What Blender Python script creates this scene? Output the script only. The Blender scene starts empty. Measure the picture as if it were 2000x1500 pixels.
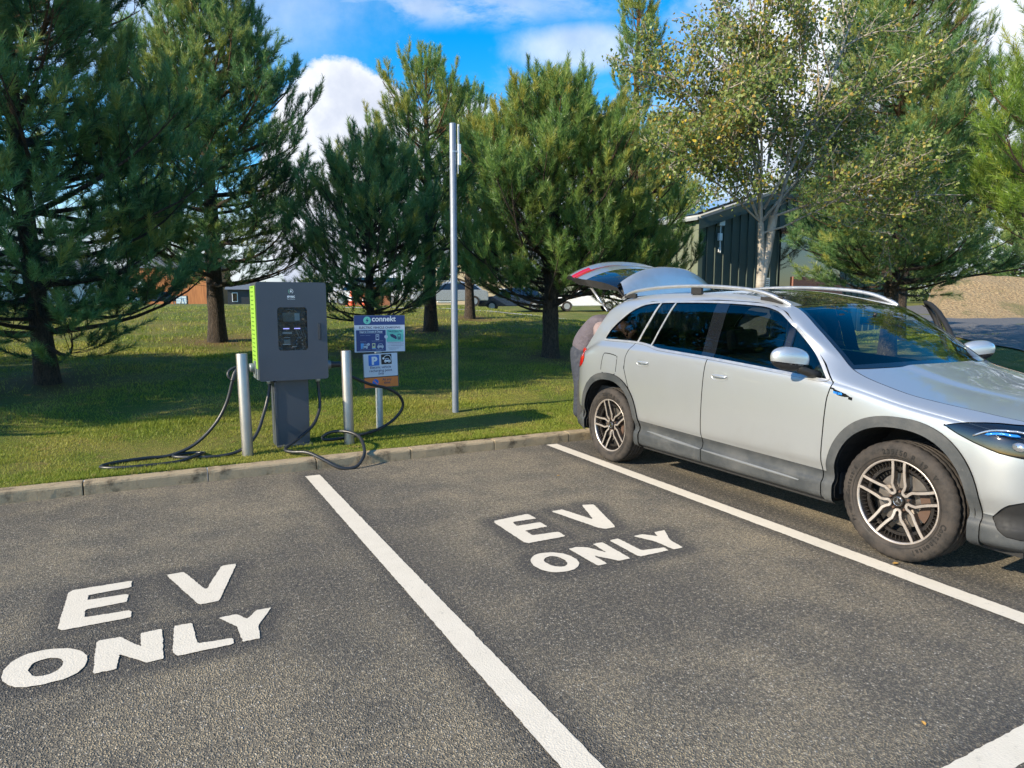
EXPO=0.76; SKYS=0.15; CLOUD=4.8; SUNE=4.9; GR1=150000; GR2=120000; GR3=60000; NEED=1.0; LEAVES=38000
import bpy, bmesh, math, random
import numpy as np
from mathutils import Vector, Matrix
from mathutils.geometry import tessellate_polygon
R = math.radians
rng = np.random.default_rng(7)
random.seed(7)
sc = bpy.context.scene
col = sc.collection

# ------------------------------------------------------------------ object helpers
def tag(o, label=None, cat=None, group=None, kind=None):
    if label: o['label'] = label
    if cat: o['category'] = cat
    if group: o['group'] = group
    if kind: o['kind'] = kind
    return o

def empty(name, loc=(0, 0, 0), rz=0, **k):
    o = bpy.data.objects.new(name, None)
    o.empty_display_size = 0.2
    o.location = loc; o.rotation_euler = (0, 0, rz)
    col.objects.link(o)
    return tag(o, **k)

def link(name, me, mats=None, parent=None, loc=None, rot=None, **k):
    o = bpy.data.objects.new(name, me)
    if mats is not None:
        for m in (mats if isinstance(mats, (list, tuple)) else [mats]):
            me.materials.append(m)
    col.objects.link(o)
    if parent is not None: o.parent = parent
    if loc is not None: o.location = loc
    if rot is not None: o.rotation_euler = rot
    return tag(o, **k)

def np_mesh(name, V, loops, starts, smooth=False, midx=None):
    me = bpy.data.meshes.new(name)
    V = np.asarray(V, np.float32)
    me.vertices.add(len(V)); me.vertices.foreach_set('co', V.ravel())
    loops = np.asarray(loops, np.int32)
    me.loops.add(len(loops)); me.loops.foreach_set('vertex_index', loops)
    me.polygons.add(len(starts)); me.polygons.foreach_set('loop_start', np.asarray(starts, np.int32))
    if midx is not None: me.polygons.foreach_set('material_index', np.asarray(midx, np.int32))
    me.polygons.foreach_set('use_smooth', np.full(len(starts), smooth, bool))
    me.update(calc_edges=True)
    return me

def tri_mesh(name, V, F, smooth=False, midx=None):
    F = np.asarray(F, np.int32); k = F.shape[1]
    return np_mesh(name, V, F.ravel(), np.arange(len(F)) * k, smooth, midx)

def py_mesh(name, V, F, smooth=False):
    me = bpy.data.meshes.new(name)
    me.from_pydata([tuple(v) for v in V], [], [tuple(f) for f in F])
    me.polygons.foreach_set('use_smooth', np.full(len(me.polygons), smooth, bool))
    me.update()
    return me

class MB:
    """collects shapes into one mesh"""
    def __init__(s): s.V = []; s.F = []; s.S = []; s.M = []
    def add(s, V, F, smooth=False, m=0):
        b = len(s.V); s.V += [tuple(v) for v in V]; s.F += [tuple(i + b for i in f) for f in F]
        s.S += [smooth] * len(F); s.M += [m] * len(F); return s
    def box(s, lo, hi, bev=0.0, m=0, mat=None):
        if bev <= 0:
            x0, y0, z0 = lo; x1, y1, z1 = hi
            V = [(x0,y0,z0),(x1,y0,z0),(x1,y1,z0),(x0,y1,z0),(x0,y0,z1),(x1,y0,z1),(x1,y1,z1),(x0,y1,z1)]
            F = [(0,3,2,1),(4,5,6,7),(0,1,5,4),(1,2,6,5),(2,3,7,6),(3,0,4,7)]
        else:
            bm = bmesh.new(); bmesh.ops.create_cube(bm, size=1)
            for v in bm.verts:
                v.co = Vector([(lo[i] + hi[i]) / 2 + v.co[i] * (hi[i] - lo[i]) for i in range(3)])
            bmesh.ops.bevel(bm, geom=bm.edges[:], offset=bev, segments=2, profile=.6, affect='EDGES')
            bm.verts.index_update()
            V = [v.co[:] for v in bm.verts]; F = [[v.index for v in f.verts] for f in bm.faces]; bm.free()
        if mat is not None: V = [tuple(mat @ Vector(v)) for v in V]
        return s.add(V, F, False, m)
    def tube(s, P, r, n=10, cap=True, m=0, smooth=True, sx=1.0, up=None):
        P = [Vector(p) for p in P]; k = len(P)
        rr = r if isinstance(r, (list, tuple, np.ndarray)) else [r] * k
        V = []; N = None
        for i, p in enumerate(P):
            t = (P[min(i + 1, k - 1)] - P[max(i - 1, 0)]).normalized()
            if N is None:
                a = Vector(up) if up is not None else (Vector((0, 0, 1)) if abs(t.z) < .9 else Vector((1, 0, 0)))
                N = (a - t * a.dot(t)).normalized()
            else: N = (N - t * N.dot(t)).normalized()
            B = t.cross(N)
            for j in range(n):
                a = 2 * math.pi * j / n
                V.append(p + (N * math.cos(a) + B * math.sin(a) * sx) * rr[i])
        F = [(i*n+j, i*n+(j+1) % n, (i+1)*n+(j+1) % n, (i+1)*n+j) for i in range(k-1) for j in range(n)]
        s.add(V, F, smooth, m)
        if cap:
            s.add(V[:n], [tuple(range(n))[::-1]], False, m); s.add(V[-n:], [tuple(range(n))], False, m)
        return s
    def lathe(s, prof, n=32, axis='z', c=(0, 0, 0), m=0, smooth=True, a0=0, a1=2*math.pi):
        full = abs(a1 - a0 - 2*math.pi) < 1e-6; k = n if full else n + 1
        V = []
        for (r_, h_) in prof:
            for j in range(k):
                a = a0 + (a1 - a0) * j / n
                u, v = r_ * math.cos(a), r_ * math.sin(a)
                p = {'z': (u, v, h_), 'x': (h_, u, v), 'y': (u, h_, v)}[axis]
                V.append((p[0]+c[0], p[1]+c[1], p[2]+c[2]))
        F = []
        for i in range(len(prof) - 1):
            for j in range(n):
                j2 = (j + 1) % k
                F.append((i*k+j, i*k+j2, (i+1)*k+j2, (i+1)*k+j))
        return s.add(V, F, smooth, m)
    def poly(s, loop, n=(0, 0, 1), t=0.0, holes=(), m=0):
        """flat polygon (with holes) extruded by t along n"""
        loops = [[Vector(p) for p in loop]] + [[Vector(p) for p in h] for h in holes]
        tris = tessellate_polygon(loops)
        V = [p for l in loops for p in l]; nn = Vector(n)
        a, b, c = [V[i] for i in tris[0]]
        flip = (b - a).cross(c - a).dot(nn) < 0
        T = [tuple(reversed(x)) if flip else tuple(x) for x in tris]
        if t == 0: return s.add(V, T, False, m)
        k = len(V); V2 = V + [p - nn * t for p in V]
        F = T + [tuple(reversed([i + k for i in f])) for f in T]
        b0 = 0
        for l in loops:
            q = len(l)
            for i in range(q): F.append((b0+i, b0+(i+1) % q, b0+(i+1) % q+k, b0+i+k))
            b0 += q
        return s.add(V2, F, False, m)
    def mesh(s, name):
        me = py_mesh(name, s.V, s.F)
        me.polygons.foreach_set('use_smooth', np.array(s.S, bool))
        me.polygons.foreach_set('material_index', np.array(s.M, np.int32))
        return me
    def obj(s, name, mats, parent=None, fix=True, **k):
        me = s.mesh(name)
        if fix:
            bm = bmesh.new(); bm.from_mesh(me)
            bmesh.ops.remove_doubles(bm, verts=bm.verts, dist=1e-5)
            bmesh.ops.recalc_face_normals(bm, faces=bm.faces); bm.to_mesh(me); bm.free()
        return link(name, me, mats, parent, **k)

def smooth_path(P, k=8):
    P = np.array(P, float); Q = np.vstack([2*P[0]-P[1], P, 2*P[-1]-P[-2]]); out = []
    for i in range(1, len(Q) - 2):
        for t in np.linspace(0, 1, k, endpoint=False):
            a, b, c, d = Q[i-1], Q[i], Q[i+1], Q[i+2]
            out.append(.5*((2*b)+(-a+c)*t+(2*a-5*b+4*c-d)*t*t+(-a+3*b-3*c+d)*t**3))
    out.append(P[-1]); return np.array(out)

def rrect(x0, z0, x1, z1, r, n=4):
    pts = []
    for cx, cz, a in ((x1-r, z1-r, 0), (x0+r, z1-r, 90), (x0+r, z0+r, 180), (x1-r, z0+r, 270)):
        for i in range(n + 1):
            t = R(a + 90 * i / n); pts.append((cx + r*math.cos(t), cz + r*math.sin(t)))
    return pts

_tc = {}
def text_geo(txt, size=1.0, bold=0.0, space=1.0, extr=0.0):
    key = (txt, size, bold, space, extr)
    if key in _tc: return _tc[key]
    cu = bpy.data.curves.new('text', 'FONT'); cu.body = txt; cu.size = size
    cu.offset = bold; cu.space_character = space; cu.extrude = extr; cu.resolution_u = 4
    ob = bpy.data.objects.new('text', cu); col.objects.link(ob)
    dg = bpy.context.evaluated_depsgraph_get(); dg.update()
    me = bpy.data.meshes.new_from_object(ob.evaluated_get(dg))
    V = np.array([v.co[:] for v in me.vertices]).reshape(-1, 3); F = [tuple(p.vertices) for p in me.polygons]
    bpy.data.objects.remove(ob); bpy.data.curves.remove(cu); bpy.data.meshes.remove(me)
    _tc[key] = (V, F); return V, F

def text_fit(mb, txt, x0, x1, base, y, m=0, bold=0.0, height=None, space=1.0, to=None):
    """text in the XZ plane at depth y, spanning x0..x1, baseline z"""
    V, F = text_geo(txt, 1.0, bold, space)
    a, b = V[:, 0].min(), V[:, 0].max(); k = (x1 - x0) / (b - a)
    kz = k if height is None else height / V[:, 1].max()
    W = np.stack([x0 + (V[:, 0] - a) * k, np.full(len(V), y), base + V[:, 1] * kz], 1)
    if to is not None: W = [to(*w) for w in W]
    mb.add(W, F, False, m)

# ------------------------------------------------------------------ material helpers
class X:
    """tiny expression builder over math nodes"""
    def __init__(s, nt, sock): s.nt = nt; s.k = sock
    def _b(s, op, o=None, c=None):
        n = s.nt.nodes.new('ShaderNodeMath'); n.operation = op
        s.nt.links.new(s.k, n.inputs[0])
        for i, v in ((1, o), (2, c)):
            if v is None: continue
            if isinstance(v, X): s.nt.links.new(v.k, n.inputs[i])
            else: n.inputs[i].default_value = v
        return X(s.nt, n.outputs[0])
    def __add__(s, o): return s._b('ADD', o)
    def __sub__(s, o): return s._b('SUBTRACT', o)
    def __mul__(s, o): return s._b('MULTIPLY', o)
    def __truediv__(s, o): return s._b('DIVIDE', o)
    def mx(s, o): return s._b('MAXIMUM', o)
    def mn(s, o): return s._b('MINIMUM', o)
    def pw(s, o): return s._b('POWER', o)
    def gt(s, o): return s._b('GREATER_THAN', o)
    def ab(s): return s._b('ABSOLUTE')
    def sq(s): return s._b('SQRT')
    def inv(s): return (s * -1.0) + 1.0
    def ramp(s, a, b, lo=0.0, hi=1.0, kind='SMOOTHSTEP'):
        n = s.nt.nodes.new('ShaderNodeMapRange'); n.interpolation_type = kind
        s.nt.links.new(s.k, n.inputs[0])
        for i, v in ((1, a), (2, b), (3, lo), (4, hi)): n.inputs[i].default_value = v
        return X(s.nt, n.outputs[0])

def noise(nt, vec, scale, detail=4, rough=.55, dist=0.0, out='Fac'):
    n = nt.nodes.new('ShaderNodeTexNoise')
    n.inputs['Scale'].default_value = scale; n.inputs['Detail'].default_value = detail
    n.inputs['Roughness'].default_value = rough; n.inputs['Distortion'].default_value = dist
    if vec is not None: nt.links.new(vec, n.inputs['Vector'])
    return X(nt, n.outputs[out])

def voro(nt, vec, scale, out='Distance', feature='F1'):
    n = nt.nodes.new('ShaderNodeTexVoronoi'); n.inputs['Scale'].default_value = scale; n.feature = feature
    if vec is not None: nt.links.new(vec, n.inputs['Vector'])
    return X(nt, n.outputs[out])

def mixc(nt, f, a, b, mode='MIX'):
    n = nt.nodes.new('ShaderNodeMix'); n.data_type = 'RGBA'; n.blend_type = mode
    for i, v in ((0, f), (6, a), (7, b)):
        s = n.inputs[i]
        if isinstance(v, X): nt.links.new(v.k, s)
        elif isinstance(v, bpy.types.NodeSocket): nt.links.new(v, s)
        elif isinstance(v, (tuple, list)): s.default_value = (*v[:3], 1)
        else: s.default_value = v
    return n.outputs[2]

def new_mat(name):
    m = bpy.data.materials.new(name); m.use_nodes = True
    nt = m.node_tree; b = nt.nodes['Principled BSDF']
    return m, nt, b

def coord(nt, kind='Object'):
    return nt.nodes.new('ShaderNodeTexCoord').outputs[kind]

def set_in(nt, b, key, v):
    if isinstance(v, X): nt.links.new(v.k, b.inputs[key])
    elif isinstance(v, bpy.types.NodeSocket): nt.links.new(v, b.inputs[key])
    elif isinstance(v, (tuple, list)): b.inputs[key].default_value = (*v[:3], 1)
    else: b.inputs[key].default_value = v

def bump(nt, b, h, dist=.01, strength=1.0):
    n = nt.nodes.new('ShaderNodeBump'); n.inputs['Distance'].default_value = dist
    n.inputs['Strength'].default_value = strength
    nt.links.new(h.k, n.inputs['Height']); nt.links.new(n.outputs[0], b.inputs['Normal'])

def mat(name, c, rough=.5, metal=0.0, var=.08, scale=8.0, bmp=0.0, bscale=60, coat=0.0, spec=None, emit=None, estr=0.0):
    m, nt, b = new_mat(name); v = coord(nt)
    f = noise(nt, v, scale, 4)
    c2 = tuple(max(0, x * (1 - 2*var)) for x in c); c1 = tuple(min(1, x * (1 + 2*var)) for x in c)
    set_in(nt, b, 'Base Color', mixc(nt, f, c2, c1))
    g = noise(nt, v, scale * 3, 3)
    set_in(nt, b, 'Roughness', g.ramp(.3, .7, max(.02, rough*.85), min(1, rough*1.15)))
    b.inputs['Metallic'].default_value = metal
    if coat: b.inputs['Coat Weight'].default_value = coat; b.inputs['Coat Roughness'].default_value = .04
    if spec is not None: b.inputs['Specular IOR Level'].default_value = spec
    if emit: set_in(nt, b, 'Emission Color', emit); b.inputs['Emission Strength'].default_value = estr
    if bmp: bump(nt, b, noise(nt, v, bscale, 4), bmp)
    return m

def glass_mat(name, tint, rough=.0, ior=1.5, boost=1.0, wavy=False):
    m, nt, b = new_mat(name); nt.nodes.remove(b)
    out = nt.nodes['Material Output']
    tr = nt.nodes.new('ShaderNodeBsdfTransparent'); gl = nt.nodes.new('ShaderNodeBsdfGlossy')
    v = coord(nt); f = noise(nt, v, 3.0, 2)
    nt.links.new(mixc(nt, f, tuple(t*.95 for t in tint), tuple(min(1, t*1.05) for t in tint)), tr.inputs[0])
    gl.inputs['Roughness'].default_value = rough; gl.inputs[0].default_value = (.95, .97, 1, 1)
    fr = nt.nodes.new('ShaderNodeFresnel'); fr.inputs[0].default_value = ior
    if wavy:
        bn = nt.nodes.new('ShaderNodeBump'); bn.inputs['Distance'].default_value = .05; bn.inputs['Strength'].default_value = 1.0
        nt.links.new(noise(nt, v, 14.0, 3, .5, 1.5).k, bn.inputs['Height']); nt.links.new(bn.outputs[0], gl.inputs['Normal'])
    k = (X(nt, fr.outputs[0]) * boost).mn(1.0)
    mx = nt.nodes.new('ShaderNodeMixShader'); nt.links.new(k.k, mx.inputs[0])
    nt.links.new(tr.outputs[0], mx.inputs[1]); nt.links.new(gl.outputs[0], mx.inputs[2])
    nt.links.new(mx.outputs[0], out.inputs[0])
    return m
# ------------------------------------------------------------------ camera, light, sky
YAW, PITCH, CAMH, FPX = R(27.66), R(6.765), 1.5, 1328.0
cam = bpy.data.cameras.new('camera'); camo = bpy.data.objects.new('camera', cam); col.objects.link(camo)
camo.location = (0, 0, CAMH); camo.rotation_euler = (R(90) - PITCH, 0, -YAW)
cam.sensor_width = 36; cam.lens = 36 * FPX / 2000; cam.clip_end = 3000; cam.clip_start = .05
sc.camera = camo
SUN_EL, SUN_AZ = R(29.5), R(-95)            # azimuth measured from +Y towards +X: the sun stands to the left, a little behind the row of pines
sd = Vector((math.sin(SUN_AZ)*math.cos(SUN_EL), math.cos(SUN_AZ)*math.cos(SUN_EL), math.sin(SUN_EL)))
sun = bpy.data.lights.new('sun', 'SUN'); sun.energy = SUNE; sun.angle = R(.53); sun.color = (1, .865, .65)
sc.cycles.max_bounces = 6; sc.cycles.diffuse_bounces = 2; sc.cycles.glossy_bounces = 3; sc.cycles.transmission_bounces = 4; sc.cycles.transparent_max_bounces = 12
sc.cycles.use_adaptive_sampling = True; sc.cycles.adaptive_threshold = .015; sc.cycles.use_denoising = True; sc.cycles.denoising_prefilter = 'NONE'
sc.cycles.sample_clamp_indirect = 2.5
suno = bpy.data.objects.new('sun', sun); col.objects.link(suno)
suno.rotation_euler = (-sd).to_track_quat('-Z', 'Y').to_euler()
sc.view_settings.view_transform = 'Standard'; sc.view_settings.look = 'None'
sc.view_settings.exposure = EXPO; sc.view_settings.gamma = 1

w = bpy.data.worlds.new('World'); sc.world = w; w.use_nodes = True
nt = w.node_tree; bg = nt.nodes['Background']
sky = nt.nodes.new('ShaderNodeTexSky'); sky.sky_type = 'NISHITA'; sky.sun_disc = False
sky.sun_elevation = SUN_EL; sky.sun_rotation = SUN_AZ; sky.air_density = 1.0; sky.dust_density = .3; sky.ozone_density = 2.5
hs = nt.nodes.new('ShaderNodeHueSaturation'); hs.inputs['Saturation'].default_value = 1.52; hs.inputs['Value'].default_value = 1.05
hs.inputs['Hue'].default_value = .497
nt.links.new(sky.outputs[0], hs.inputs['Color'])
tc = nt.nodes.new('ShaderNodeTexCoord')
rot = nt.nodes.new('ShaderNodeVectorRotate'); rot.rotation_type = 'Z_AXIS'; rot.inputs['Angle'].default_value = YAW
nt.links.new(tc.outputs['Generated'], rot.inputs['Vector'])
sep = nt.nodes.new('ShaderNodeSeparateXYZ'); nt.links.new(rot.outputs[0], sep.inputs[0])
dx, dy, dz = (X(nt, sep.outputs[i]) for i in range(3))
dyc = dy.mx(.15)
u, v = dx / dyc, dz / dyc                  # tangent-plane coordinates about the compass bearing YAW
cmb = nt.nodes.new('ShaderNodeCombineXYZ')
zz = dz.ab() + .12
nt.links.new((dx / zz).k, cmb.inputs[0]); nt.links.new((dy / zz).k, cmb.inputs[1]); nt.links.new(zz.k, cmb.inputs[2])
uv = nt.nodes.new('ShaderNodeCombineXYZ'); nt.links.new(u.k, uv.inputs[0]); nt.links.new(v.k, uv.inputs[1])
n1 = noise(nt, uv.outputs[0], 7, 9, .6); n2 = noise(nt, uv.outputs[0], 26, 8, .65)
n3 = noise(nt, uv.outputs[0], 80, 6, .7)
edge = (n1 - .5) * .34 + (n2 - .5) * .20 + (n3 - .5) * .09
def blob(cx, cz, rx, rz, soft=.10, amp=1.0):
    a = (u - cx) / rx; b = (v - cz) / rz
    d = (a * a + b * b).sq() + edge * amp
    return d.ramp(1 - soft, 1 + soft, 1, 0)
# a tall cumulus low in the middle, a lower bank beside it
c1 = blob(-.245, .14, .115, .20, .05).mx(blob(-.20, .22, .07, .10, .05)).mx(blob(-.30, .16, .06, .15, .05))
c2 = blob(-.075, .10, .13, .19, .08).mx(blob(.10, .12, .12, .15, .08))
low = blob(0, -.10, 3.0, .24, .22, .8)
wis = noise(nt, cmb.outputs[0], 2.1, 8, .62, .6)
c3 = wis.ramp(.53, .74, 0, .85)
c4 = blob(.60, .24, .36, .34, .30, 1.7) * .92
c5 = (blob(-.15, .41, .26, .022, .9, 2.6) * (wis.ramp(.40, .62) * .55)).mx(blob(.06, .43, .05, .012, .5, 1.2) * .8).mx(blob(.10, .355, .09, .03, .5, 2.2) * .6)
c6 = blob(-.62, .42, .36, .11, .55, 1.8) * .45
front = dy.ramp(.1, .3)
cl = (c1.mx(c2 * .9).mx(low * .8).mx(c4).mx(c5).mx(c6)) * front
cl = cl.mx(c3 * (front.inv() * .75 + .18))
shade = noise(nt, uv.outputs[0], 5, 7, .6)
lit = (shade.ramp(.30, .70, .72, 1.06)) * (v.ramp(-.02, .34, .80, 1.0))
ccol = mixc(nt, lit.ramp(.6, 1.0), (.50*CLOUD, .56*CLOUD, .70*CLOUD), (.98*CLOUD, 1.0*CLOUD, 1.04*CLOUD))
skym = mixc(nt, cl.mn(1.0), hs.outputs[0], ccol)
w.cycles.sampling_method = 'MANUAL'; w.cycles.sample_map_resolution = 512
nt.links.new(skym, bg.inputs[0]); bg.inputs[1].default_value = SKYS

# ------------------------------------------------------------------ lettering painted on the bays (metres, measured on the ground)
LET = {
    'E1': [(-0.474, 3.590), (-0.474, 4.097), (-0.183, 4.091), (-0.185, 4.001), (-0.377, 3.991), (-0.377, 3.924), (-0.206, 3.913), (-0.195, 3.892), (-0.200, 3.808), (-0.377, 3.801), (-0.375, 3.705), (-0.187, 3.693), (-0.176, 3.669), (-0.178, 3.593)],
    'V1': [(-0.019, 4.094), (0.072, 4.096), (0.164, 3.779), (0.265, 4.096), (0.346, 4.085), (0.214, 3.601), (0.121, 3.594)],
    'O1': [(-0.627, 3.247), (-0.624, 3.331), (-0.582, 3.413), (-0.507, 3.429), (-0.426, 3.403), (-0.357, 3.344), (-0.330, 3.275), (-0.330, 3.190), (-0.374, 3.114), (-0.454, 3.104), (-0.515, 3.105), (-0.570, 3.134), (-0.606, 3.183)],
    'o1': [(-0.541, 3.263), (-0.525, 3.324), (-0.476, 3.334), (-0.427, 3.308), (-0.413, 3.253), (-0.430, 3.193), (-0.472, 3.172), (-0.517, 3.190)],
    'N1': [(-0.299, 3.102), (-0.306, 3.380), (-0.293, 3.424), (-0.213, 3.397), (-0.129, 3.259), (-0.134, 3.393), (-0.046, 3.402), (-0.043, 3.104), (-0.108, 3.093), (-0.141, 3.142), (-0.210, 3.232), (-0.219, 3.094)],
    'L1': [(-0.008, 3.140), (0.004, 3.407), (0.080, 3.403), (0.092, 3.175), (0.236, 3.159), (0.236, 3.118), (0.224, 3.095), (0.011, 3.092)],
    'Y1': [(0.195, 3.397), (0.275, 3.398), (0.316, 3.326), (0.367, 3.402), (0.438, 3.391), (0.352, 3.233), (0.346, 3.100), (0.271, 3.095), (0.265, 3.263)],
    'E2': [(1.995, 4.103), (2.292, 4.133), (2.297, 4.011), (2.111, 4.021), (2.098, 3.933), (2.276, 3.929), (2.277, 3.827), (2.103, 3.824), (2.100, 3.721), (2.289, 3.703), (2.283, 3.607), (1.990, 3.609)],
    'V2': [(2.471, 4.116), (2.566, 4.125), (2.637, 3.806), (2.754, 4.132), (2.842, 4.111), (2.679, 3.603), (2.595, 3.605), (2.565, 3.650)],
    'O2': [(1.871, 3.344), (1.928, 3.410), (1.996, 3.424), (2.075, 3.392), (2.120, 3.329), (2.130, 3.227), (2.092, 3.153), (2.023, 3.109), (1.921, 3.115), (1.867, 3.178), (1.851, 3.261)],
    'o2': [(1.935, 3.310), (1.993, 3.356), (2.043, 3.340), (2.062, 3.262), (2.045, 3.205), (2.015, 3.175), (1.970, 3.185), (1.942, 3.232)],
    'N2': [(2.176, 3.401), (2.243, 3.412), (2.294, 3.370), (2.347, 3.246), (2.356, 3.408), (2.428, 3.400), (2.417, 3.105), (2.334, 3.104), (2.250, 3.241), (2.246, 3.094), (2.181, 3.092)],
    'L2': [(2.485, 3.415), (2.557, 3.434), (2.557, 3.176), (2.712, 3.151), (2.702, 3.095), (2.479, 3.098)],
    'Y2': [(2.671, 3.403), (2.746, 3.404), (2.810, 3.331), (2.840, 3.397), (2.927, 3.395), (2.834, 3.239), (2.816, 3.096), (2.789, 3.083), (2.740, 3.095), (2.733, 3.259)],
}
def chaikin(P, k=1, q=.12):
    for _ in range(k):
        o = []
        for i in range(len(P)):
            a, b = np.array(P[i]), np.array(P[(i+1) % len(P)]); o += [a*(1-q)+b*q, a*q+b*(1-q)]
        P = o
    return P
def ragged(P, step=.012, amp=.0022):
    o = []
    for i in range(len(P)):
        a, b = np.array(P[i][:2], float), np.array(P[(i+1) % len(P)][:2], float)
        n = max(1, int(np.linalg.norm(b-a) / step))
        for j in range(n):
            o.append(a + (b-a)*j/n + rng.normal(0, amp * .6, 2))
    return [(p[0], p[1], 0) for p in o]

# ------------------------------------------------------------------ terrain
def sstep(a, b, x):
    t = np.clip((x - a) / (b - a), 0, 1); return t*t*(3 - 2*t)
def TZ(x, y):
    x = np.asarray(x, float); y = np.asarray(y, float)
    s = .075 - .050 * sstep(9, 19, x)
    d = np.maximum(0, y - 6.6)
    ridge = 1.27
    z = s * d * sstep(0, 1.2, d)
    z = np.where(z > ridge - .2, ridge - .2 + .2 * np.tanh((z - ridge + .2) / .2), z)
    z = z + .012 * np.maximum(0, x - 12) * sstep(12, 20, x) * sstep(6.3, 9, y)
    z = z + .018 * np.sin(x*1.3 + y*.7) * sstep(6.8, 9, y) + .012 * np.sin(x*3.1 - y*2.3 + 1) * sstep(6.6, 8, y)
    z = np.minimum(z, 1.62)
    # the gravel bank beyond the access road
    rd = (x * .47 + y * .88)
    return .100 + z
# asphalt: one sheet to the horizon behind and beside, ending under the kerb
def asphalt_mat():
    m, nt, b = new_mat('asphalt')
    v = coord(nt, 'Object')
    big = noise(nt, v, .55, 5, .6); mid = noise(nt, v, 2.6, 6, .65); fine = noise(nt, v, 95, 3, .7)
    st = voro(nt, v, 125); stc = voro(nt, v, 125, 'Color'); fs = noise(nt, v, 260, 2, .6)
    sepn = nt.nodes.new('ShaderNodeSeparateColor'); nt.links.new(stc.k, sepn.inputs[0])
    rnd = X(nt, sepn.outputs[0]); rnd2 = X(nt, sepn.outputs[1])
    at = nt.nodes.new('ShaderNodeAttribute'); at.attribute_name = 'primer'; pr = X(nt, at.outputs['Fac'])
    pr = (pr + (mid - .5) * .9 * pr.ramp(0, .3)).mx(0.0).mn(1.0)
    dust = (big * .55 + mid * .45).ramp(.40, .62) * (pr.inv() * .8 + .2)
    base = mixc(nt, dust, (.160, .142, .114), (.48, .395, .262))
    stone = mixc(nt, rnd.pw(2.2), (.10, .094, .086), (.62, .53, .39))
    c = mixc(nt, (rnd2.gt(.25)) * .42, base, stone)
    c = mixc(nt, rnd.gt(.965) * .8, c, (.60, .55, .47))
    gap = st.ramp(.30, .62, 0, 1)
    c = mixc(nt, gap * .65, c, (.045, .044, .042))
    c = mixc(nt, pr * .58, c, (.042, .042, .046))
    gr = noise(nt, v, 48, 4, .75); c = mixc(nt, gr.ramp(.36, .50, .55, 0), c, (.038, .036, .034)); c = mixc(nt, gr.ramp(.54, .68, 0, .45), c, (.58, .50, .37))
    rust = noise(nt, v, 1.7, 3, .5).ramp(.70, .80)
    c = mixc(nt, rust * .35, c, (.16, .085, .035))
    set_in(nt, b, 'Base Color', c)
    set_in(nt, b, 'Roughness', fine.ramp(.3, .7, .62, .92)); b.inputs['Specular IOR Level'].default_value = .35
    hh = (st.ramp(0, .6, 1, 0)) * .8 + fs * .25 + fine * .35 + rnd * .35
    bump(nt, b, hh, .009, 1.0)
    return m
M = {}
M['asphalt'] = asphalt_mat()
KX, KY = 6.175, 6.30
xs = np.concatenate([[-900, -200, -60, -20, -8], np.arange(-4, 8.001, .045), [10, 16, 30, 80, 200, 900]])
ys = np.concatenate([[-900, -200, -50, -12, -2], np.arange(.4, 6.1, .045), [KX + .02]])
gx, gy = np.meshgrid(xs, ys, indexing='ij')
V = np.stack([gx.ravel(), gy.ravel(), np.zeros(gx.size)], 1)
ni, nj = gx.shape
idx = np.arange(ni * nj).reshape(ni, nj)
F = np.stack([idx[:-1, :-1].ravel(), idx[1:, :-1].ravel(), idx[1:, 1:].ravel(), idx[:-1, 1:].ravel()], 1)
me = tri_mesh('car_park', V, F)
pr = np.zeros(len(V))
def seg_d(P, a, b):
    a, b = np.array(a), np.array(b); ab = b - a
    t = np.clip(((P - a) @ ab) / (ab @ ab), 0, 1); return np.linalg.norm(P - (a + t[:, None]*ab), axis=1)
P2 = V[:, :2]; near = (np.abs(V[:, 0]) < 10) & (V[:, 1] > 0)
for k, L in LET.items():
    if k.islower(): continue
    L = np.array(L); d = np.full(len(V), 9.)
    for i in range(len(L)):
        d[near] = np.minimum(d[near], seg_d(P2[near], L[i], L[(i+1) % len(L)]))
    c0 = L.mean(0); d = np.where(np.linalg.norm(P2 - c0, axis=1) < .12, 0, d)
    pr = np.maximum(pr, 1 - sstep(.03, .15, d))
LINES = [((1.153, 5.965), (1.153, -3.7), .124), ((3.690, 6.13), (3.508, -3.7), .128), ((-7, 1.108), (9, 1.108), .11), ((6.16, 6.05), (6.05, 1.11), .12), ((-1.30, 5.99), (-1.30, 1.11), .12)]
for a, b, wd in LINES:
    d = np.full(len(V), 9.); d[near] = seg_d(P2[near], a, b)
    pr = np.maximum(pr, .75 * (1 - sstep(wd*.5 + .01, wd*.5 + .15, d)))
# a wider stained strip beside the right-hand line
d = np.full(len(V), 9.); d[near] = seg_d(P2[near], (3.98, 6.0), (3.86, 1.0)); pr = np.maximum(pr, .8 * (1 - sstep(.02, .18, d)))
for cx, cy, rx, ry in ((.6, 3.7, .5, .9), (1.35, 3.8, .28, 1.2), (2.1, 2.6, .6, .35), (-.2, 3.5, .75, .5), (2.4, 3.6, .6, .55)):
    q = ((V[:, 0]-cx)/rx)**2 + ((V[:, 1]-cy)/ry)**2; pr = np.maximum(pr, .42 * np.exp(-q * 1.4))
at = me.attributes.new('primer', 'FLOAT', 'POINT'); at.data.foreach_set('value', pr.astype(np.float32))
link('car_park', me, M['asphalt'], kind='structure')

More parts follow.
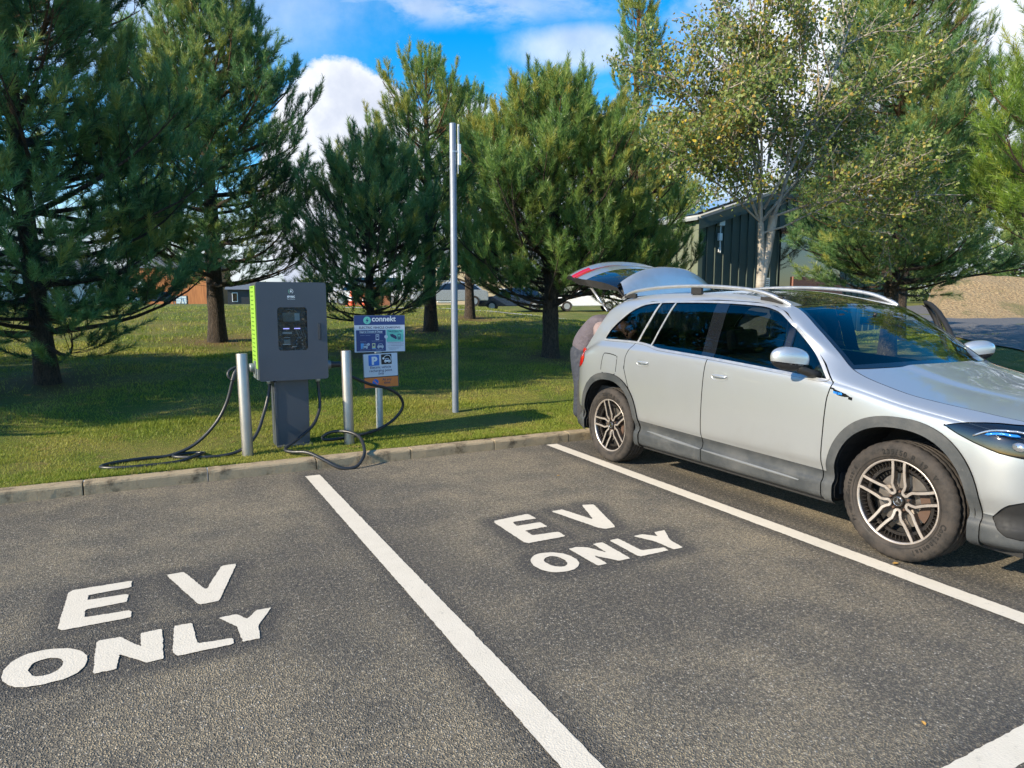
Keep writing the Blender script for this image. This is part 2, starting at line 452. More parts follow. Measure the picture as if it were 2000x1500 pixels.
# painted markings
def paint_mat():
    m, nt, b = new_mat('road_paint'); v = coord(nt)
    n = noise(nt, v, 9, 5, .65); f = noise(nt, v, 170, 3, .7); f2 = voro(nt, v, 120)
    c = mixc(nt, n, (.58, .525, .43), (.70, .64, .54)); c = mixc(nt, f.ramp(.60, .78) * .55, c, (.28, .27, .25))
    wear = (noise(nt, v, 34, 6, .8).ramp(.56, .70)) * .45
    c = mixc(nt, wear, c, (.20, .19, .17))
    set_in(nt, b, 'Base Color', c); b.inputs['Roughness'].default_value = .75
    bump(nt, b, f * .6 + f2 * .5, .004, .5); return m
M['paint'] = paint_mat()
txts = [('white EV ONLY lettering in the left bay, nearest the camera', '1'), ('white EV ONLY lettering in the middle bay, smaller and beside the silver car', '2')]
for lab, s in txts:
    pts = np.array([p for k, L in LET.items() if k.endswith(s) for p in L]); c0 = pts.mean(0)
    t = empty('road_lettering', (c0[0], c0[1], .004), label=lab, cat='road marking', group='EV ONLY letterings painted on the bays')
    for ch in 'EVONLY':
        L0 = [(q[0], q[1] + .7 * (min((3.10, 3.405, 3.605, 4.10), key=lambda h_: abs(h_ - q[1])) - q[1]) if (ch != 'O' and min(abs(h_ - q[1]) for h_ in (3.10, 3.405, 3.605, 4.10)) < .03) else q[1]) for q in LET[ch + s]]
        L = chaikin(L0, 2 if ch == 'O' else 1, .25 if ch == 'O' else .06)
        holes = [ragged(chaikin(LET['o' + s], 2, .25))] if ch == 'O' else []
        mb = MB(); mb.poly(ragged(L), holes=holes)
        mb.V = [(p[0]-c0[0], p[1]-c0[1], 0) for p in mb.V]
        mb.obj('letter', M['paint'], t, fix=False)
LL = ['long white bay line running from the kerb down the middle of the photo', 'white bay line running past the silver car on its near side', 'white line across the open end of the bays, at the bottom right corner', None, None]
for i, (a, b, wd) in enumerate(LINES[:3]):
    a, b = np.array(a), np.array(b); dv = (b-a)/np.linalg.norm(b-a); nn = np.array([-dv[1], dv[0]]) * wd/2
    if i == 0: b = a + dv * (a[1] - 1.163)
    if i == 1: b = a + dv * (a[1] - 1.163)
    q = [a+nn, b+nn, b-nn, a-nn]
    mb = MB(); mb.poly(ragged(q, .02, .0022)); mb.V = [(p[0], p[1], .004) for p in mb.V]
    mb.obj('bay_line', M['paint'], fix=False, label=LL[i], cat='road marking', group='white parking bay lines')

# kerb of precast blocks
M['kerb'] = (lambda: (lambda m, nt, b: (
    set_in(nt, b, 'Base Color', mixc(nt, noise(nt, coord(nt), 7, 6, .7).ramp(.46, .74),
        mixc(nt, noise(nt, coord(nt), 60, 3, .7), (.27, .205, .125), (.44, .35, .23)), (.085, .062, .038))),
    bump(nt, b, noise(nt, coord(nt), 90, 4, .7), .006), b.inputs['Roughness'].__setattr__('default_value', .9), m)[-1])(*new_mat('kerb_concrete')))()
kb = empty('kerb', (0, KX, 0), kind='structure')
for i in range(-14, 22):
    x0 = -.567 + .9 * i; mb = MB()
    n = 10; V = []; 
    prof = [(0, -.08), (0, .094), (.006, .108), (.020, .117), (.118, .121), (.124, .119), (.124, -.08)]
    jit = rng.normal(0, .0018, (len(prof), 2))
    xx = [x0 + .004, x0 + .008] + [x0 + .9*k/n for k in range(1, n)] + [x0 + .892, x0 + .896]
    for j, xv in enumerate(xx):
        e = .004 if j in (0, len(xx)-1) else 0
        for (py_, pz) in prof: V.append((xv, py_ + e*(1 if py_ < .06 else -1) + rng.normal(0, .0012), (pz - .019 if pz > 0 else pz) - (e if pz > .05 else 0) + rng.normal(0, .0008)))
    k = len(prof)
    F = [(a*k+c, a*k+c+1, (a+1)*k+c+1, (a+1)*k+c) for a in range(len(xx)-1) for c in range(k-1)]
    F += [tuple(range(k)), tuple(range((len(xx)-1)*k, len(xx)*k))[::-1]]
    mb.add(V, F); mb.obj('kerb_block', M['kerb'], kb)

TRUNKS = [(-1.31, 11.02), (1.12, 15.0), (3.55, 12.4), (6.1, 16.0), (8.6, 19.2), (6.83, 11.41), (10.5, 13.7), (9.1, 12.0), (15.0, 9.9), (11.7, 4.9), (8.05, 7.38)]
def grass_ground():
    m, nt, b = new_mat('lawn_soil'); v = coord(nt)
    a = noise(nt, v, .9, 6, .65); c_ = noise(nt, v, 7, 5, .7); f = noise(nt, v, 70, 3, .7)
    c = mixc(nt, a.ramp(.40, .62), (.11, .15, .025), (.20, .185, .05))
    c = mixc(nt, c_.ramp(.55, .72) * .7, c, (.22, .145, .07))
    c = mixc(nt, f.ramp(.35, .65) * .45, c, (.07, .07, .03))
    at = nt.nodes.new('ShaderNodeAttribute'); at.attribute_name = 'litter'; lt = (X(nt, at.outputs['Fac']) + (c_ - .5) * 1.2 * X(nt, at.outputs['Fac'])).mx(0.0).mn(1.0)
    c = mixc(nt, lt * .9, c, mixc(nt, f, (.09, .055, .028), (.20, .125, .060)))
    set_in(nt, b, 'Base Color', c); b.inputs['Roughness'].default_value = .95; b.inputs['Specular IOR Level'].default_value = .15
    bump(nt, b, f * .7 + c_ * .8, .03, .9); return m
M['lawn'] = grass_ground()
xs = np.concatenate([[-900, -300, -100, -50, -30, -22, -17], np.arange(-13, 26, .30), [27, 29, 32, 36, 42, 50, 65, 90, 150, 300, 900]])
ys = np.concatenate([[KX+.122, 6.36, 6.45], np.arange(6.6, 27, .30), [28, 30, 34, 40, 50, 65, 90, 150, 300, 1500]])
gx, gy = np.meshgrid(xs, ys, indexing='ij'); gz = TZ(gx, gy)
V = np.stack([gx.ravel(), gy.ravel(), gz.ravel()], 1); ni, nj = gx.shape
idx = np.arange(ni * nj).reshape(ni, nj)
F = np.stack([idx[:-1, :-1].ravel(), idx[1:, :-1].ravel(), idx[1:, 1:].ravel(), idx[:-1, 1:].ravel()], 1)
me = tri_mesh('lawn', V, F, True); li = np.zeros(len(V))
for tx_, ty_ in TRUNKS: li = np.maximum(li, np.exp(-((V[:, 0]-tx_)**2 + (V[:, 1]-ty_)**2) / .75))
at = me.attributes.new('litter', 'FLOAT', 'POINT'); at.data.foreach_set('value', li.astype(np.float32)); link('lawn', me, M['lawn'], kind='structure')

def tz(x, y): return float(TZ(x, y))
# short mown grass on the near slope
def blades(n, x0, x1, y0, y1, h0, h1, wd, dens=None):
    x = rng.uniform(x0, x1, n); y = y0 + (y1 - y0) * rng.uniform(0, 1, n) ** 1.5
    keep = np.ones(n, bool)
    for (cx, cy, r_) in ((3.25, 7.66, .22), (2.15, 7.25, .14), (1.15, 6.98, .22), (.70, 6.62, .09), (1.67, 6.70, .08), (3.6, 7.1, .35)):
        keep &= (np.hypot((x-cx)*.6, y-cy) > r_ * rng.uniform(.5, 1.1, n))
    for tx_, ty_ in TRUNKS: keep &= rng.uniform(0, 1, n) > 1.15 * np.exp(-((x-tx_)**2 + (y-ty_)**2) / .55)
    pat = np.sin(x*1.9 + 2*np.sin(y*1.3)) * np.sin(y*2.7 + 1.5*np.sin(x*.9)); keep &= rng.uniform(0, 1, n) < np.where(pat > .72, .35, 1.0)
    x, y = x[keep], y[keep]; n = len(x); z = TZ(x, y)
    a = rng.uniform(0, 2*np.pi, n); hh = rng.uniform(h0, h1, n) * (.7 + .5*np.sin(x*2.1+1.7)*np.sin(y*3.3)); wv = wd * rng.uniform(.7, 1.3, n)
    ln = rng.uniform(.2, 1.1, n) * hh; la = rng.uniform(0, 2*np.pi, n)
    B0 = np.stack([x - np.cos(a)*wv, y - np.sin(a)*wv, z - .004], 1); B1 = np.stack([x + np.cos(a)*wv, y + np.sin(a)*wv, z - .004], 1)
    T = np.stack([x + np.cos(la)*ln, y + np.sin(la)*ln, z + hh], 1)
    V = np.stack([B0, B1, T], 1).reshape(-1, 3)
    return V
def grass_mat():
    m, nt, b = new_mat('grass_blades'); v = coord(nt)
    a = noise(nt, v, .9, 6, .65); c_ = noise(nt, v, 7, 5, .7); f = noise(nt, v, 55, 2, .6)
    c = mixc(nt, f, (.15, .215, .024), (.32, .36, .055))
    c = mixc(nt, a.ramp(.42, .64) * .6, c, (.42, .38, .09))
    c = mixc(nt, c_.ramp(.54, .70) * .75, c, (.42, .29, .13))
    set_in(nt, b, 'Base Color', c); b.inputs['Roughness'].default_value = .55; b.inputs['Specular IOR Level'].default_value = .3
    tr = nt.nodes.new('ShaderNodeBsdfTranslucent'); nt.links.new(c, tr.inputs[0])
    mx = nt.nodes.new('ShaderNodeMixShader'); mx.inputs[0].default_value = .38
    nt.links.new(b.outputs[0], mx.inputs[1]); nt.links.new(tr.outputs[0], mx.inputs[2]); nt.links.new(mx.outputs[0], nt.nodes['Material Output'].inputs[0])
    return m
M['grass'] = grass_mat()
V = np.vstack([blades(GR1, -1.9, 6.8, 6.29, 8.4, .014, .042, .0034), blades(GR2, -3, 12, 8.0, 15, .022, .055, .0045), blades(GR3, -5, 26, 13, 26, .03, .09, .011)])
link('grass', tri_mesh('grass', V, np.arange(len(V)).reshape(-1, 3)), M['grass'], kind='stuff', label='short patchy mown grass on the slope behind the kerb', cat='grass')
# ------------------------------------------------------------------ vegetation
def norm(a): return a / np.maximum(1e-9, np.linalg.norm(a, axis=-1, keepdims=True))

def needle_mesh(name, P0, P1, tone, per_m=300, nl=.115, nw=.0078, r=None, spread=(.45, .95)):
    """brushes of needles along many shoots; P0,P1 (n,3); tone (n,)"""
    r = r or rng
    L = np.linalg.norm(P1 - P0, axis=1); cnt = np.maximum(6, (L * per_m).astype(int) + 8)
    k = np.repeat(np.arange(len(L)), cnt); N = len(k)
    t = r.uniform(0, 1.02, N)
    ax = norm(P1 - P0)[k]
    base = P0[k] + (P1 - P0)[k] * t[:, None]
    rv = r.normal(0, 1, (N, 3)); rad = norm(rv - ax * (rv * ax).sum(1, keepdims=True))
    al = r.uniform(spread[0], spread[1], N) * (1 - .22 * np.clip(t, 0, 1) ** 3)
    al = al[:, None]
    d = ax * np.cos(al) + rad * np.sin(al); d[:, 2] += .06; d = norm(d)
    ln = (nl * r.uniform(.75, 1.15, N))[:, None]
    wv = norm(np.cross(d, r.normal(0, 1, (N, 3)))) * nw * .5
    V = np.stack([base - wv, base + wv, base + d * ln], 1).reshape(-1, 3)
    me = tri_mesh(name, V, np.arange(N * 3).reshape(-1, 3))
    a = me.attributes.new('tone', 'FLOAT', 'POINT')
    tn = np.clip(tone[k] + r.normal(0, .08, N), 0, 1)
    tv = np.stack([tn, tn, tn + .10], 1).ravel()
    a.data.foreach_set('value', tv.astype(np.float32))
    return me

def pine(name, seed, H, Rr, z0, lean=(0, 0), nb=5, step=.36, lw=1.0, up=(8, 42), dens=1.0, trunk_r=None, nl=.115, nw=.0078,
         gold=.3, per_m=300, prof=None, wob=.05, shoot=1.0, leaders=1, min_len=.35):
    r = np.random.default_rng(seed)
    trunk_r = trunk_r or .022 * H
    zz = np.linspace(0, H, 26)
    wx = wob * np.cumsum(r.normal(0, 1, 26)) * .35; wy = wob * np.cumsum(r.normal(0, 1, 26)) * .35
    tx = lean[0] * (zz / H) ** .8 + wx * (zz / H); ty = lean[1] * (zz / H) ** .8 + wy * (zz / H)
    def tp(z): return np.array([np.interp(z, zz, tx), np.interp(z, zz, ty), z])
    tb = MB()
    rad = trunk_r * (1 - zz / H) ** .75 + .010
    rad[0] *= 1.35; rad[1] *= 1.08
    Pt = [(tx[i], ty[i], zz[i] if i else -.25) for i in range(26)]
    tb.tube(Pt, list(rad * (1 + r.normal(0, .03, 26))), 12, True)
    S0, S1, TN = [], [], []
    prof = prof or (lambda t: min(1.0, .72 + 1.3*t) * (1 - t) ** .72 * 1.12)
    def curve(p, az, e0, e1, L, n=6, side=0.0):
        pts = [p]; a = az
        for i in range(n):
            e = e0 + (e1 - e0) * ((i + .5) / n) ** 1.4; a += side / n
            pts.append(pts[-1] + np.array([math.cos(a)*math.cos(e), math.sin(a)*math.cos(e), math.sin(e)]) * L / n)
        return np.array(pts)
    def at(P, t):
        x = t * (len(P) - 1); i = min(int(x), len(P) - 2); return P[i] + (P[i+1] - P[i]) * (x - i)
    def shoots(p, az, e, t, young):
        # a cluster of upturned candles at a twig's tip
        m = int(r.integers(2, 4)) if young else 1
        for q in range(m):
            aa = az + (0 if q == 0 else r.normal(0, .9)); ee = min(1.35, e + r.uniform(-.25, .60))
            L = r.uniform(.20, .34) * shoot * (1.1 if q == 0 else .8)
            d = np.array([math.cos(aa)*math.cos(ee), math.sin(aa)*math.cos(ee), math.sin(ee)])
            S0.append(p + d * L * .12); S1.append(p + d * L); TN.append(t)
    z = z0
    while z < H - .12:
        tt = (z - z0) / (H - z0)
        n = nb if tt < .85 else max(3, nb - 1)
        a0 = r.uniform(0, 2*math.pi)
        for q in range(n):
            az = a0 + 2*math.pi*q/n + r.normal(0, .25)
            L = Rr * prof(tt) * r.uniform(.66, 1.16)
            L = max(L, min_len * (.5 + .5*(1 - tt)))
            zb = z + r.uniform(-.12, .12)
            e0 = R(up[0] + 30 * tt + r.normal(0, 7)); e1 = R(up[1] - 4 + 26 * tt + r.normal(0, 9))
            P = curve(tp(min(zb, H - .05)), az, e0, min(e1, R(82)), L, 6, r.normal(0, .35))
            br = (.010 + .011 * L) * lw
            tb.tube(P, list(np.linspace(br, .006, len(P))), 5, False)
            tn = float(np.clip(r.normal(.40, .16) + .12 * tt, 0, 1))
            nbr = max(3, int(L / .185 * dens))
            for j in range(nbr):
                t = .20 + .80 * (j + r.uniform(.1, .9)) / nbr
                if r.uniform() < .05: continue
                sd_ = 1 if j % 2 else -1
                aa = az + sd_ * R(r.uniform(22, 74)); LL = ((1 - t) * .50 * L + r.uniform(.18, .38)) * (1 if t > .35 else .75)
                ee = e0 + (e1 - e0) * t
                Q = curve(at(P, t), aa, ee + r.normal(.12, .28), min(1.4, ee + r.uniform(.25, .65)), LL, 3)
                tb.tube(Q, [.006, .005, .004, .003], 3, False)
                t2 = float(np.clip(tn + r.normal(0, .12), 0, 1))
                S0.append(at(Q, .55)); S1.append(Q[-1]); TN.append(t2 * .40)
                shoots(Q[-1], aa, ee + .25, t2 + .14, True)
                if LL > .40:
                    for h_ in range(int(LL / .22)):
                        u_ = r.uniform(.3, .92); s2 = 1 if h_ % 2 else -1
                        a3 = aa + s2 * R(r.uniform(35, 70)); p3 = at(Q, u_)
                        L3 = r.uniform(.20, .34) * shoot; e3 = ee + r.uniform(.0, .6)
                        d = np.array([math.cos(a3)*math.cos(e3), math.sin(a3)*math.cos(e3), math.sin(e3)])
                        S0.append(p3 + d*L3*.25); S1.append(p3 + d*L3); TN.append(t2)
            shoots(P[-1], az, e1, tn + .1, True)
        z += step * r.uniform(.8, 1.2) * (1 - .25 * tt)
    for q in range(leaders):
        p = tp(H - .5) + (np.array([r.normal(0, .25), r.normal(0, .25), 0]) if q else 0)
        top = p + np.array([r.normal(0, .06), r.normal(0, .06), .78])
        S0.append(p); S1.append(top); TN.append(.55)
        for j in range(4):
            a = r.uniform(0, 6.28); d = np.array([math.cos(a)*.32, math.sin(a)*.32, .9])
            b_ = p + (top - p) * r.uniform(.1, .6); S0.append(b_); S1.append(b_ + d * r.uniform(.22, .36)); TN.append(.55)
    S0, S1, TN = np.array(S0), np.array(S1), np.clip(np.array(TN) + gold - .3, 0, 1)
    crown = needle_mesh(name + '_crown', S0, S1, TN, per_m, nl, nw, r)
    return tb.mesh(name + '_trunk'), crown, len(S0)

def needle_mat(name, dark, mid, gold):
    m, nt, b = new_mat(name)
    at = nt.nodes.new('ShaderNodeAttribute'); at.attribute_name = 'tone'; t = X(nt, at.outputs['Fac'])
    c = mixc(nt, t.ramp(.05, .55), dark, mid); c = mixc(nt, t.ramp(.62, 1.0), c, gold)
    c = mixc(nt, noise(nt, coord(nt), 1.4, 3, .5).ramp(.52, .70) * .30, c, gold)
    set_in(nt, b, 'Base Color', c); b.inputs['Roughness'].default_value = .38; b.inputs['Specular IOR Level'].default_value = .55
    tr = nt.nodes.new('ShaderNodeBsdfTranslucent'); nt.links.new(c, tr.inputs[0])
    mx = nt.nodes.new('ShaderNodeMixShader'); mx.inputs[0].default_value = .40
    nt.links.new(b.outputs[0], mx.inputs[1]); nt.links.new(tr.outputs[0], mx.inputs[2]); nt.links.new(mx.outputs[0], nt.nodes['Material Output'].inputs[0])
    return m
def bark_mat(name, a, b_, c_, vs=26):
    m, nt, b = new_mat(name); v = coord(nt)
    mp = nt.nodes.new('ShaderNodeMapping'); mp.inputs['Scale'].default_value = (1, 1, .28); nt.links.new(v, mp.inputs[0])
    w_ = noise(nt, mp.outputs[0], vs, 6, .75, 1.2).ramp(.35, .65); n = noise(nt, mp.outputs[0], 60, 5, .7)
    sz = nt.nodes.new('ShaderNodeSeparateXYZ'); nt.links.new(v, sz.inputs[0])
    hi = X(nt, sz.outputs[2]).ramp(2.6, 5.0)
    c = mixc(nt, w_, a, b_); c = mixc(nt, n.ramp(.45, .7) * .5, c, c_)
    c = mixc(nt, hi * .65, c, (.30, .15, .06))
    set_in(nt, b, 'Base Color', c); b.inputs['Roughness'].default_value = .9
    bump(nt, b, w_ * 1.0 + n * .5, .03, 1.0); return m
M['needle'] = needle_mat('pine_needles', (.036, .100, .040), (.20, .335, .088), (.42, .40, .08))
M['needle_b'] = needle_mat('pine_needles_bluish', (.030, .094, .046), (.165, .310, .105), (.36, .38, .09))
M['needle_y'] = needle_mat('pine_needles_light', (.075, .15, .025), (.19, .31, .045), (.38, .40, .05))
M['bark'] = bark_mat('pine_bark', (.030, .022, .017), (.105, .078, .058), (.15, .115, .090))

def place_pine(x, y, label, mat_='needle', group='dark pines along the grass slope', rz=0.0, zoff=0.0, **k):
    tm, cm, ns = pine('pine', **k)
    t = empty('pine_tree', (x, y, tz(x, y) + zoff), rz, label=label, cat='tree', group=group)
    link('trunk', tm, M['bark'], t); link('crown', cm, M[mat_], t)
    return t

Q = NEED
place_pine(-1.31, 11.02, 'big dark pine at the far left, crown running out of the top', 'needle_b', seed=11, H=7.6, Rr=2.5, z0=.62, lean=(-.35, .2), nb=6, step=.33, up=(-5, 40), dens=1.15, trunk_r=.125, nl=.115, per_m=290*Q, gold=.27, wob=.08, lw=1.2)
place_pine(1.12, 15.0, 'tall open-topped pine behind and left of the charger, trunk in front of the timber building', 'needle_b', seed=23, H=6.9, Rr=2.3, z0=1.2, nb=7, step=.34, up=(2, 40), trunk_r=.165, nl=.115, per_m=266*Q, gold=.32, wob=.07, lw=1.3,
           prof=lambda t: (.95 if t < .40 else .95 - (t-.45)*1.35) * (1 if t < .8 else 1.0))
place_pine(3.55, 12.4, 'short bushy pine right behind the blue and white sign', 'needle_b', seed=37, H=3.55, Rr=1.95, z0=.55, nb=6, step=.30, up=(10, 48), trunk_r=.085, nl=.115, per_m=255*Q, gold=.26)
place_pine(6.1, 16.0, 'tall pine standing behind the plain grey pole, gold needles inside', 'needle', seed=41, H=6.25, Rr=2.7, z0=1.5, nb=5, step=.40, up=(8, 46), trunk_r=.16, nl=.115, per_m=255*Q, gold=.38)
place_pine(8.6, 19.2, 'distant dark pine peeping out right of the grey pole', 'needle_b', seed=47, H=6.5, Rr=2.5, z0=1.0, nb=5, step=.40, up=(10, 50), nl=.115, per_m=174*Q, nw=.010)
place_pine(6.83, 11.41, 'broad full pine left of the raised boot lid, trunk bare at the foot', 'needle', seed=53, H=4.75, Rr=2.35, z0=1.0, nb=8, step=.27, up=(4, 52), trunk_r=.16, nl=.115, per_m=290*Q, gold=.34, lw=1.1,
           prof=lambda t: min(1.0, .80 + 1.2*t) * (1 - t**2.2) ** .8 * (1 if t < .5 else 1 - .25*(t-.5)))
place_pine(10.5, 13.7, 'slim tall pine with two leading shoots, left of the birch', 'needle', seed=61, H=8.8, Rr=2.1, z0=1.0, nb=5, step=.46, up=(10, 52), trunk_r=.13, nl=.115, per_m=243*Q, gold=.42, leaders=2, wob=.06,
           prof=lambda t: (1.0 - .3*t if t < .38 else (.14 if t < .56 else .36 - .20*(t-.56)/.44)))
place_pine(9.1, 12.0, 'small pine behind the raised boot lid', 'needle', seed=67, H=2.8, Rr=1.35, z0=.7, nb=6, step=.32, up=(8, 48), nl=.115, per_m=243*Q, gold=.36)
place_pine(15.0, 9.9, 'wide pine behind the car roof, right of the birch trunk', 'needle_b', seed=71, H=9.2, Rr=2.75, z0=1.6, nb=8, step=.36, up=(-4, 34), trunk_r=.17, nl=.115, per_m=232*Q, gold=.42, lw=1.1,
           prof=lambda t: min(1.0, .9 + .8*t) * (1 - t) ** .60 * 1.05)
place_pine(11.7, 4.9, 'bright green pine cut off by the right edge of the photo', 'needle_y', seed=79, H=5.7, Rr=1.95, dens=1.2, z0=2.15, nb=6, step=.42, up=(0, 44), trunk_r=.12, nl=.13, nw=.0075, per_m=168*Q, gold=.30, shoot=1.25)
place_pine(20.5, 13.2, 'dark pine far behind between the two right-hand pines', 'needle_b', seed=83, H=8.6, Rr=3.3, z0=1.8, nb=5, step=.5, up=(5, 42), nl=.12, nw=.007, per_m=96*Q)

# the same row carries on beyond the left edge: these throw the shade over the slope and stand in the car windows' reflections
src = bpy.data.objects
def copy_tree(o, loc, rz, s, label, group=None):
    r = o.copy(); col.objects.link(r); r.location = loc; r.rotation_euler = (0, 0, rz); r.scale = (s, s, s); r['label'] = label
    if group: r['group'] = group
    for ch in [c for c in src if c.parent == o]:
        c = ch.copy(); col.objects.link(c); c.parent = r
    return r
PT = [o for o in src if o.name.startswith('pine_tree')]
for i, (x, y, k, rz, s, lab) in enumerate([(-4.9, 9.75, 0, 2.1, .95, 'pine just beyond the left edge of the photo, nearest the kerb'), (-9.5, 11.2, 0, 4.0, 1.0, 'second pine beyond the left edge, farther along the kerb')]):
    copy_tree(PT[k], (x, y, tz(x, y)), rz, s, lab)
for i, (x, y, k, rz, s, lab) in enumerate([(57, 27, 8, 1.1, 1.3, 'pine by the gravel bank at the far right'), (62, 40, 1, 2.2, 1.5, 'pine on top of the gravel bank at the far right'), (24, 29, 8, .4, 1.1, 'tall pine behind the dark green shed')]):
    copy_tree(PT[k], (x, y, tz(x, y)), rz, s, lab, 'pines behind the access road')

# ---------------------------------------------------------------- birch
def birch(seed=5, nleaf=LEAVES):
    r = np.random.default_rng(seed); tb = MB(); tips = []
    def grow(p, d, L, rad, depth, wob=.10, ups=.10):
        n = max(3, int(L / .16)); pts = [p]; dd = d.copy()
        for i in range(n):
            dd = norm(dd + r.normal(0, wob, 3) + np.array([0, 0, ups / n])); pts.append(pts[-1] + dd * L / n)
        rr = np.linspace(rad, rad * .45 if depth < 3 else .0022, len(pts))
        tb.tube(pts, list(rr), 10 if depth == 0 else (6 if depth == 1 else 3), depth == 0)
        return pts, dd
    def sub(pts, L, rad, depth):
        if depth > 3: return
        cnt = {1: 12, 2: 9, 3: 5}[depth]; lo = {1: .25, 2: .15, 3: .1}[depth]
        for j in range(cnt):
            t = lo + (1 - lo) * (j + r.uniform(0, 1)) / cnt; i = min(int(t * (len(pts) - 1)), len(pts) - 2)
            ax = norm(pts[i+1] - pts[i]); rv = r.normal(0, 1, 3); rad_ = norm(rv - ax * rv.dot(ax))
            an = R(r.uniform(28, 62)); d = norm(ax * math.cos(an) + rad_ * math.sin(an) + np.array([0, 0, .12 if depth < 3 else -.12]))
            L2 = L * (1 - t * .45) * {1: .56, 2: .46, 3: .42}[depth] * r.uniform(.7, 1.15)
            q, _ = grow(pts[i], d, L2, rad * {1: .45, 2: .4, 3: .5}[depth], depth + 1 if depth < 3 else 3, .13, .05 if depth < 3 else -.35)
            if depth >= 2: tips.append(np.array(q))
            sub(q, L2, rad * .4, depth + 1)
    # twin stem, fused below
    main, d0 = grow(np.array([-.06, 0, -.2]), norm(np.array([.09, .02, 1.])), 2.75, .098, 0, .022, 0)
    second = [np.array(main[10]), np.array(main[12]) + [.025, -.01, 0], np.array(main[14]) + [.085, -.03, 0], np.array(main[-1]) + [.19, -.06, .1]]
    tb.tube(smooth_path(second, 3), .062, 9, True)
    top = main[-1]
    stems = [(top, (.00, .0, 1), 3.5, .060), (top + [.19, -.06, .1], (.30, -.05, 1), 3.2, .050), (top, (-.55, .1, .85), 2.6, .036), (top, (.75, -.25, .70), 2.9, .040),
             (top, (-1.0, -.1, .50), 2.1, .026), (top + [0, 0, .4], (-.62, .3, .95), 2.7, .034), (top, (.95, .25, .48), 2.4, .030), (top + [.05, 0, .2], (.05, -.6, .9), 2.6, .034),
             (top, (.15, .65, .9), 2.6, .032), (top + [.19, -.06, .1], (1.0, -.45, .30), 3.0, .034), (top, (-.35, -.35, 1.0), 3.0, .036), (np.array(main[-2]), (.9, -.6, .36), 2.4, .026), (top + [0, 0, .6], (-.25, .1, 1.1), 3.0, .034), (top + [.1, 0, .8], (.4, .3, 1.1), 2.9, .032), (top + [0, 0, .3], (-.8, -.3, .8), 2.5, .028)]
    for p, d, L, ra in stems:
        q, _ = grow(p, norm(np.array(d, float)), L, ra * .62, 1, .06, .12); sub(q, L, ra * .7, 1)
    lens = np.array([len(t) for t in tips]); k = r.integers(0, len(tips), nleaf)
    t = r.uniform(.12, 1, nleaf) * (lens[k] - 1); i = np.minimum(t.astype(int), lens[k] - 2); f = (t - i)[:, None]
    A = np.array([tips[a][b] for a, b in zip(k, i)]); B = np.array([tips[a][b+1] for a, b in zip(k, i)])
    P = A + (B - A) * f + r.normal(0, .065, (nleaf, 3))
    ax = norm(r.normal(0, 1, (nleaf, 3)) + np.array([0, 0, -.9])); sd_ = norm(np.cross(ax, r.normal(0, 1, (nleaf, 3)))); nn = np.cross(ax, sd_)
    L = r.uniform(.036, .060, nleaf)[:, None]; w_ = L * .40
    v = [P, P + ax*L*.30 + sd_*w_ + nn*L*.08, P + ax*L*.72 + sd_*w_*.62, P + ax*L*1.05 - nn*L*.1, P + ax*L*.72 - sd_*w_*.62, P + ax*L*.30 - sd_*w_ + nn*L*.08]
    V = np.stack(v, 1).reshape(-1, 3); F = np.arange(nleaf * 6).reshape(-1, 6)
    me = tri_mesh('birch_crown', V, F); a = me.attributes.new('tone', 'FLOAT', 'POINT')
    a.data.foreach_set('value', np.repeat(r.uniform(0, 1, nleaf), 6).astype(np.float32))
    return tb.mesh('birch_trunk'), me
m, nt, b = new_mat('birch_leaves')
at = nt.nodes.new('ShaderNodeAttribute'); at.attribute_name = 'tone'; t_ = X(nt, at.outputs['Fac'])
hi = noise(nt, coord(nt), .8, 3, .5)
tt_ = t_ + (hi - .5) * .9
c = mixc(nt, tt_.ramp(.1, .62), (.10, .165, .040), (.25, .31, .08)); c = mixc(nt, tt_.ramp(.74, .98), c, (.40, .27, .06)); c = mixc(nt, t_.gt(.975), c, (.62, .46, .05))
set_in(nt, b, 'Base Color', c); b.inputs['Roughness'].default_value = .42; b.inputs['Specular IOR Level'].default_value = .5
tr = nt.nodes.new('ShaderNodeBsdfTranslucent'); nt.links.new(c, tr.inputs[0])
mx = nt.nodes.new('ShaderNodeMixShader'); mx.inputs[0].default_value = .42
nt.links.new(b.outputs[0], mx.inputs[1]); nt.links.new(tr.outputs[0], mx.inputs[2]); nt.links.new(mx.outputs[0], nt.nodes['Material Output'].inputs[0])
M['birch_leaf'] = m
m, nt, b = new_mat('birch_bark'); v = coord(nt)
mp = nt.nodes.new('ShaderNodeMapping'); mp.inputs['Scale'].default_value = (1, 1, 5); nt.links.new(v, mp.inputs[0])
nb_ = noise(nt, mp.outputs[0], 7, 6, .7); n2_ = noise(nt, v, 5, 5, .6)
c = mixc(nt, n2_.ramp(.35, .65), (.25, .21, .165), (.40, .36, .31)); c = mixc(nt, nb_.ramp(.60, .70) * .8, c, (.10, .075, .06))
set_in(nt, b, 'Base Color', c); b.inputs['Roughness'].default_value = .7; bump(nt, b, nb_ + n2_ * .4, .012, .8); M['birch_bark'] = m
tm, cm = birch()
bx, by = 8.05, 7.38
t = empty('birch_tree', (bx, by, tz(bx, by)), label='birch with pale twin trunk and yellowing leaves behind the car roof', cat='tree')
link('trunk', tm, M['birch_bark'], t); link('crown', cm, M['birch_leaf'], t)

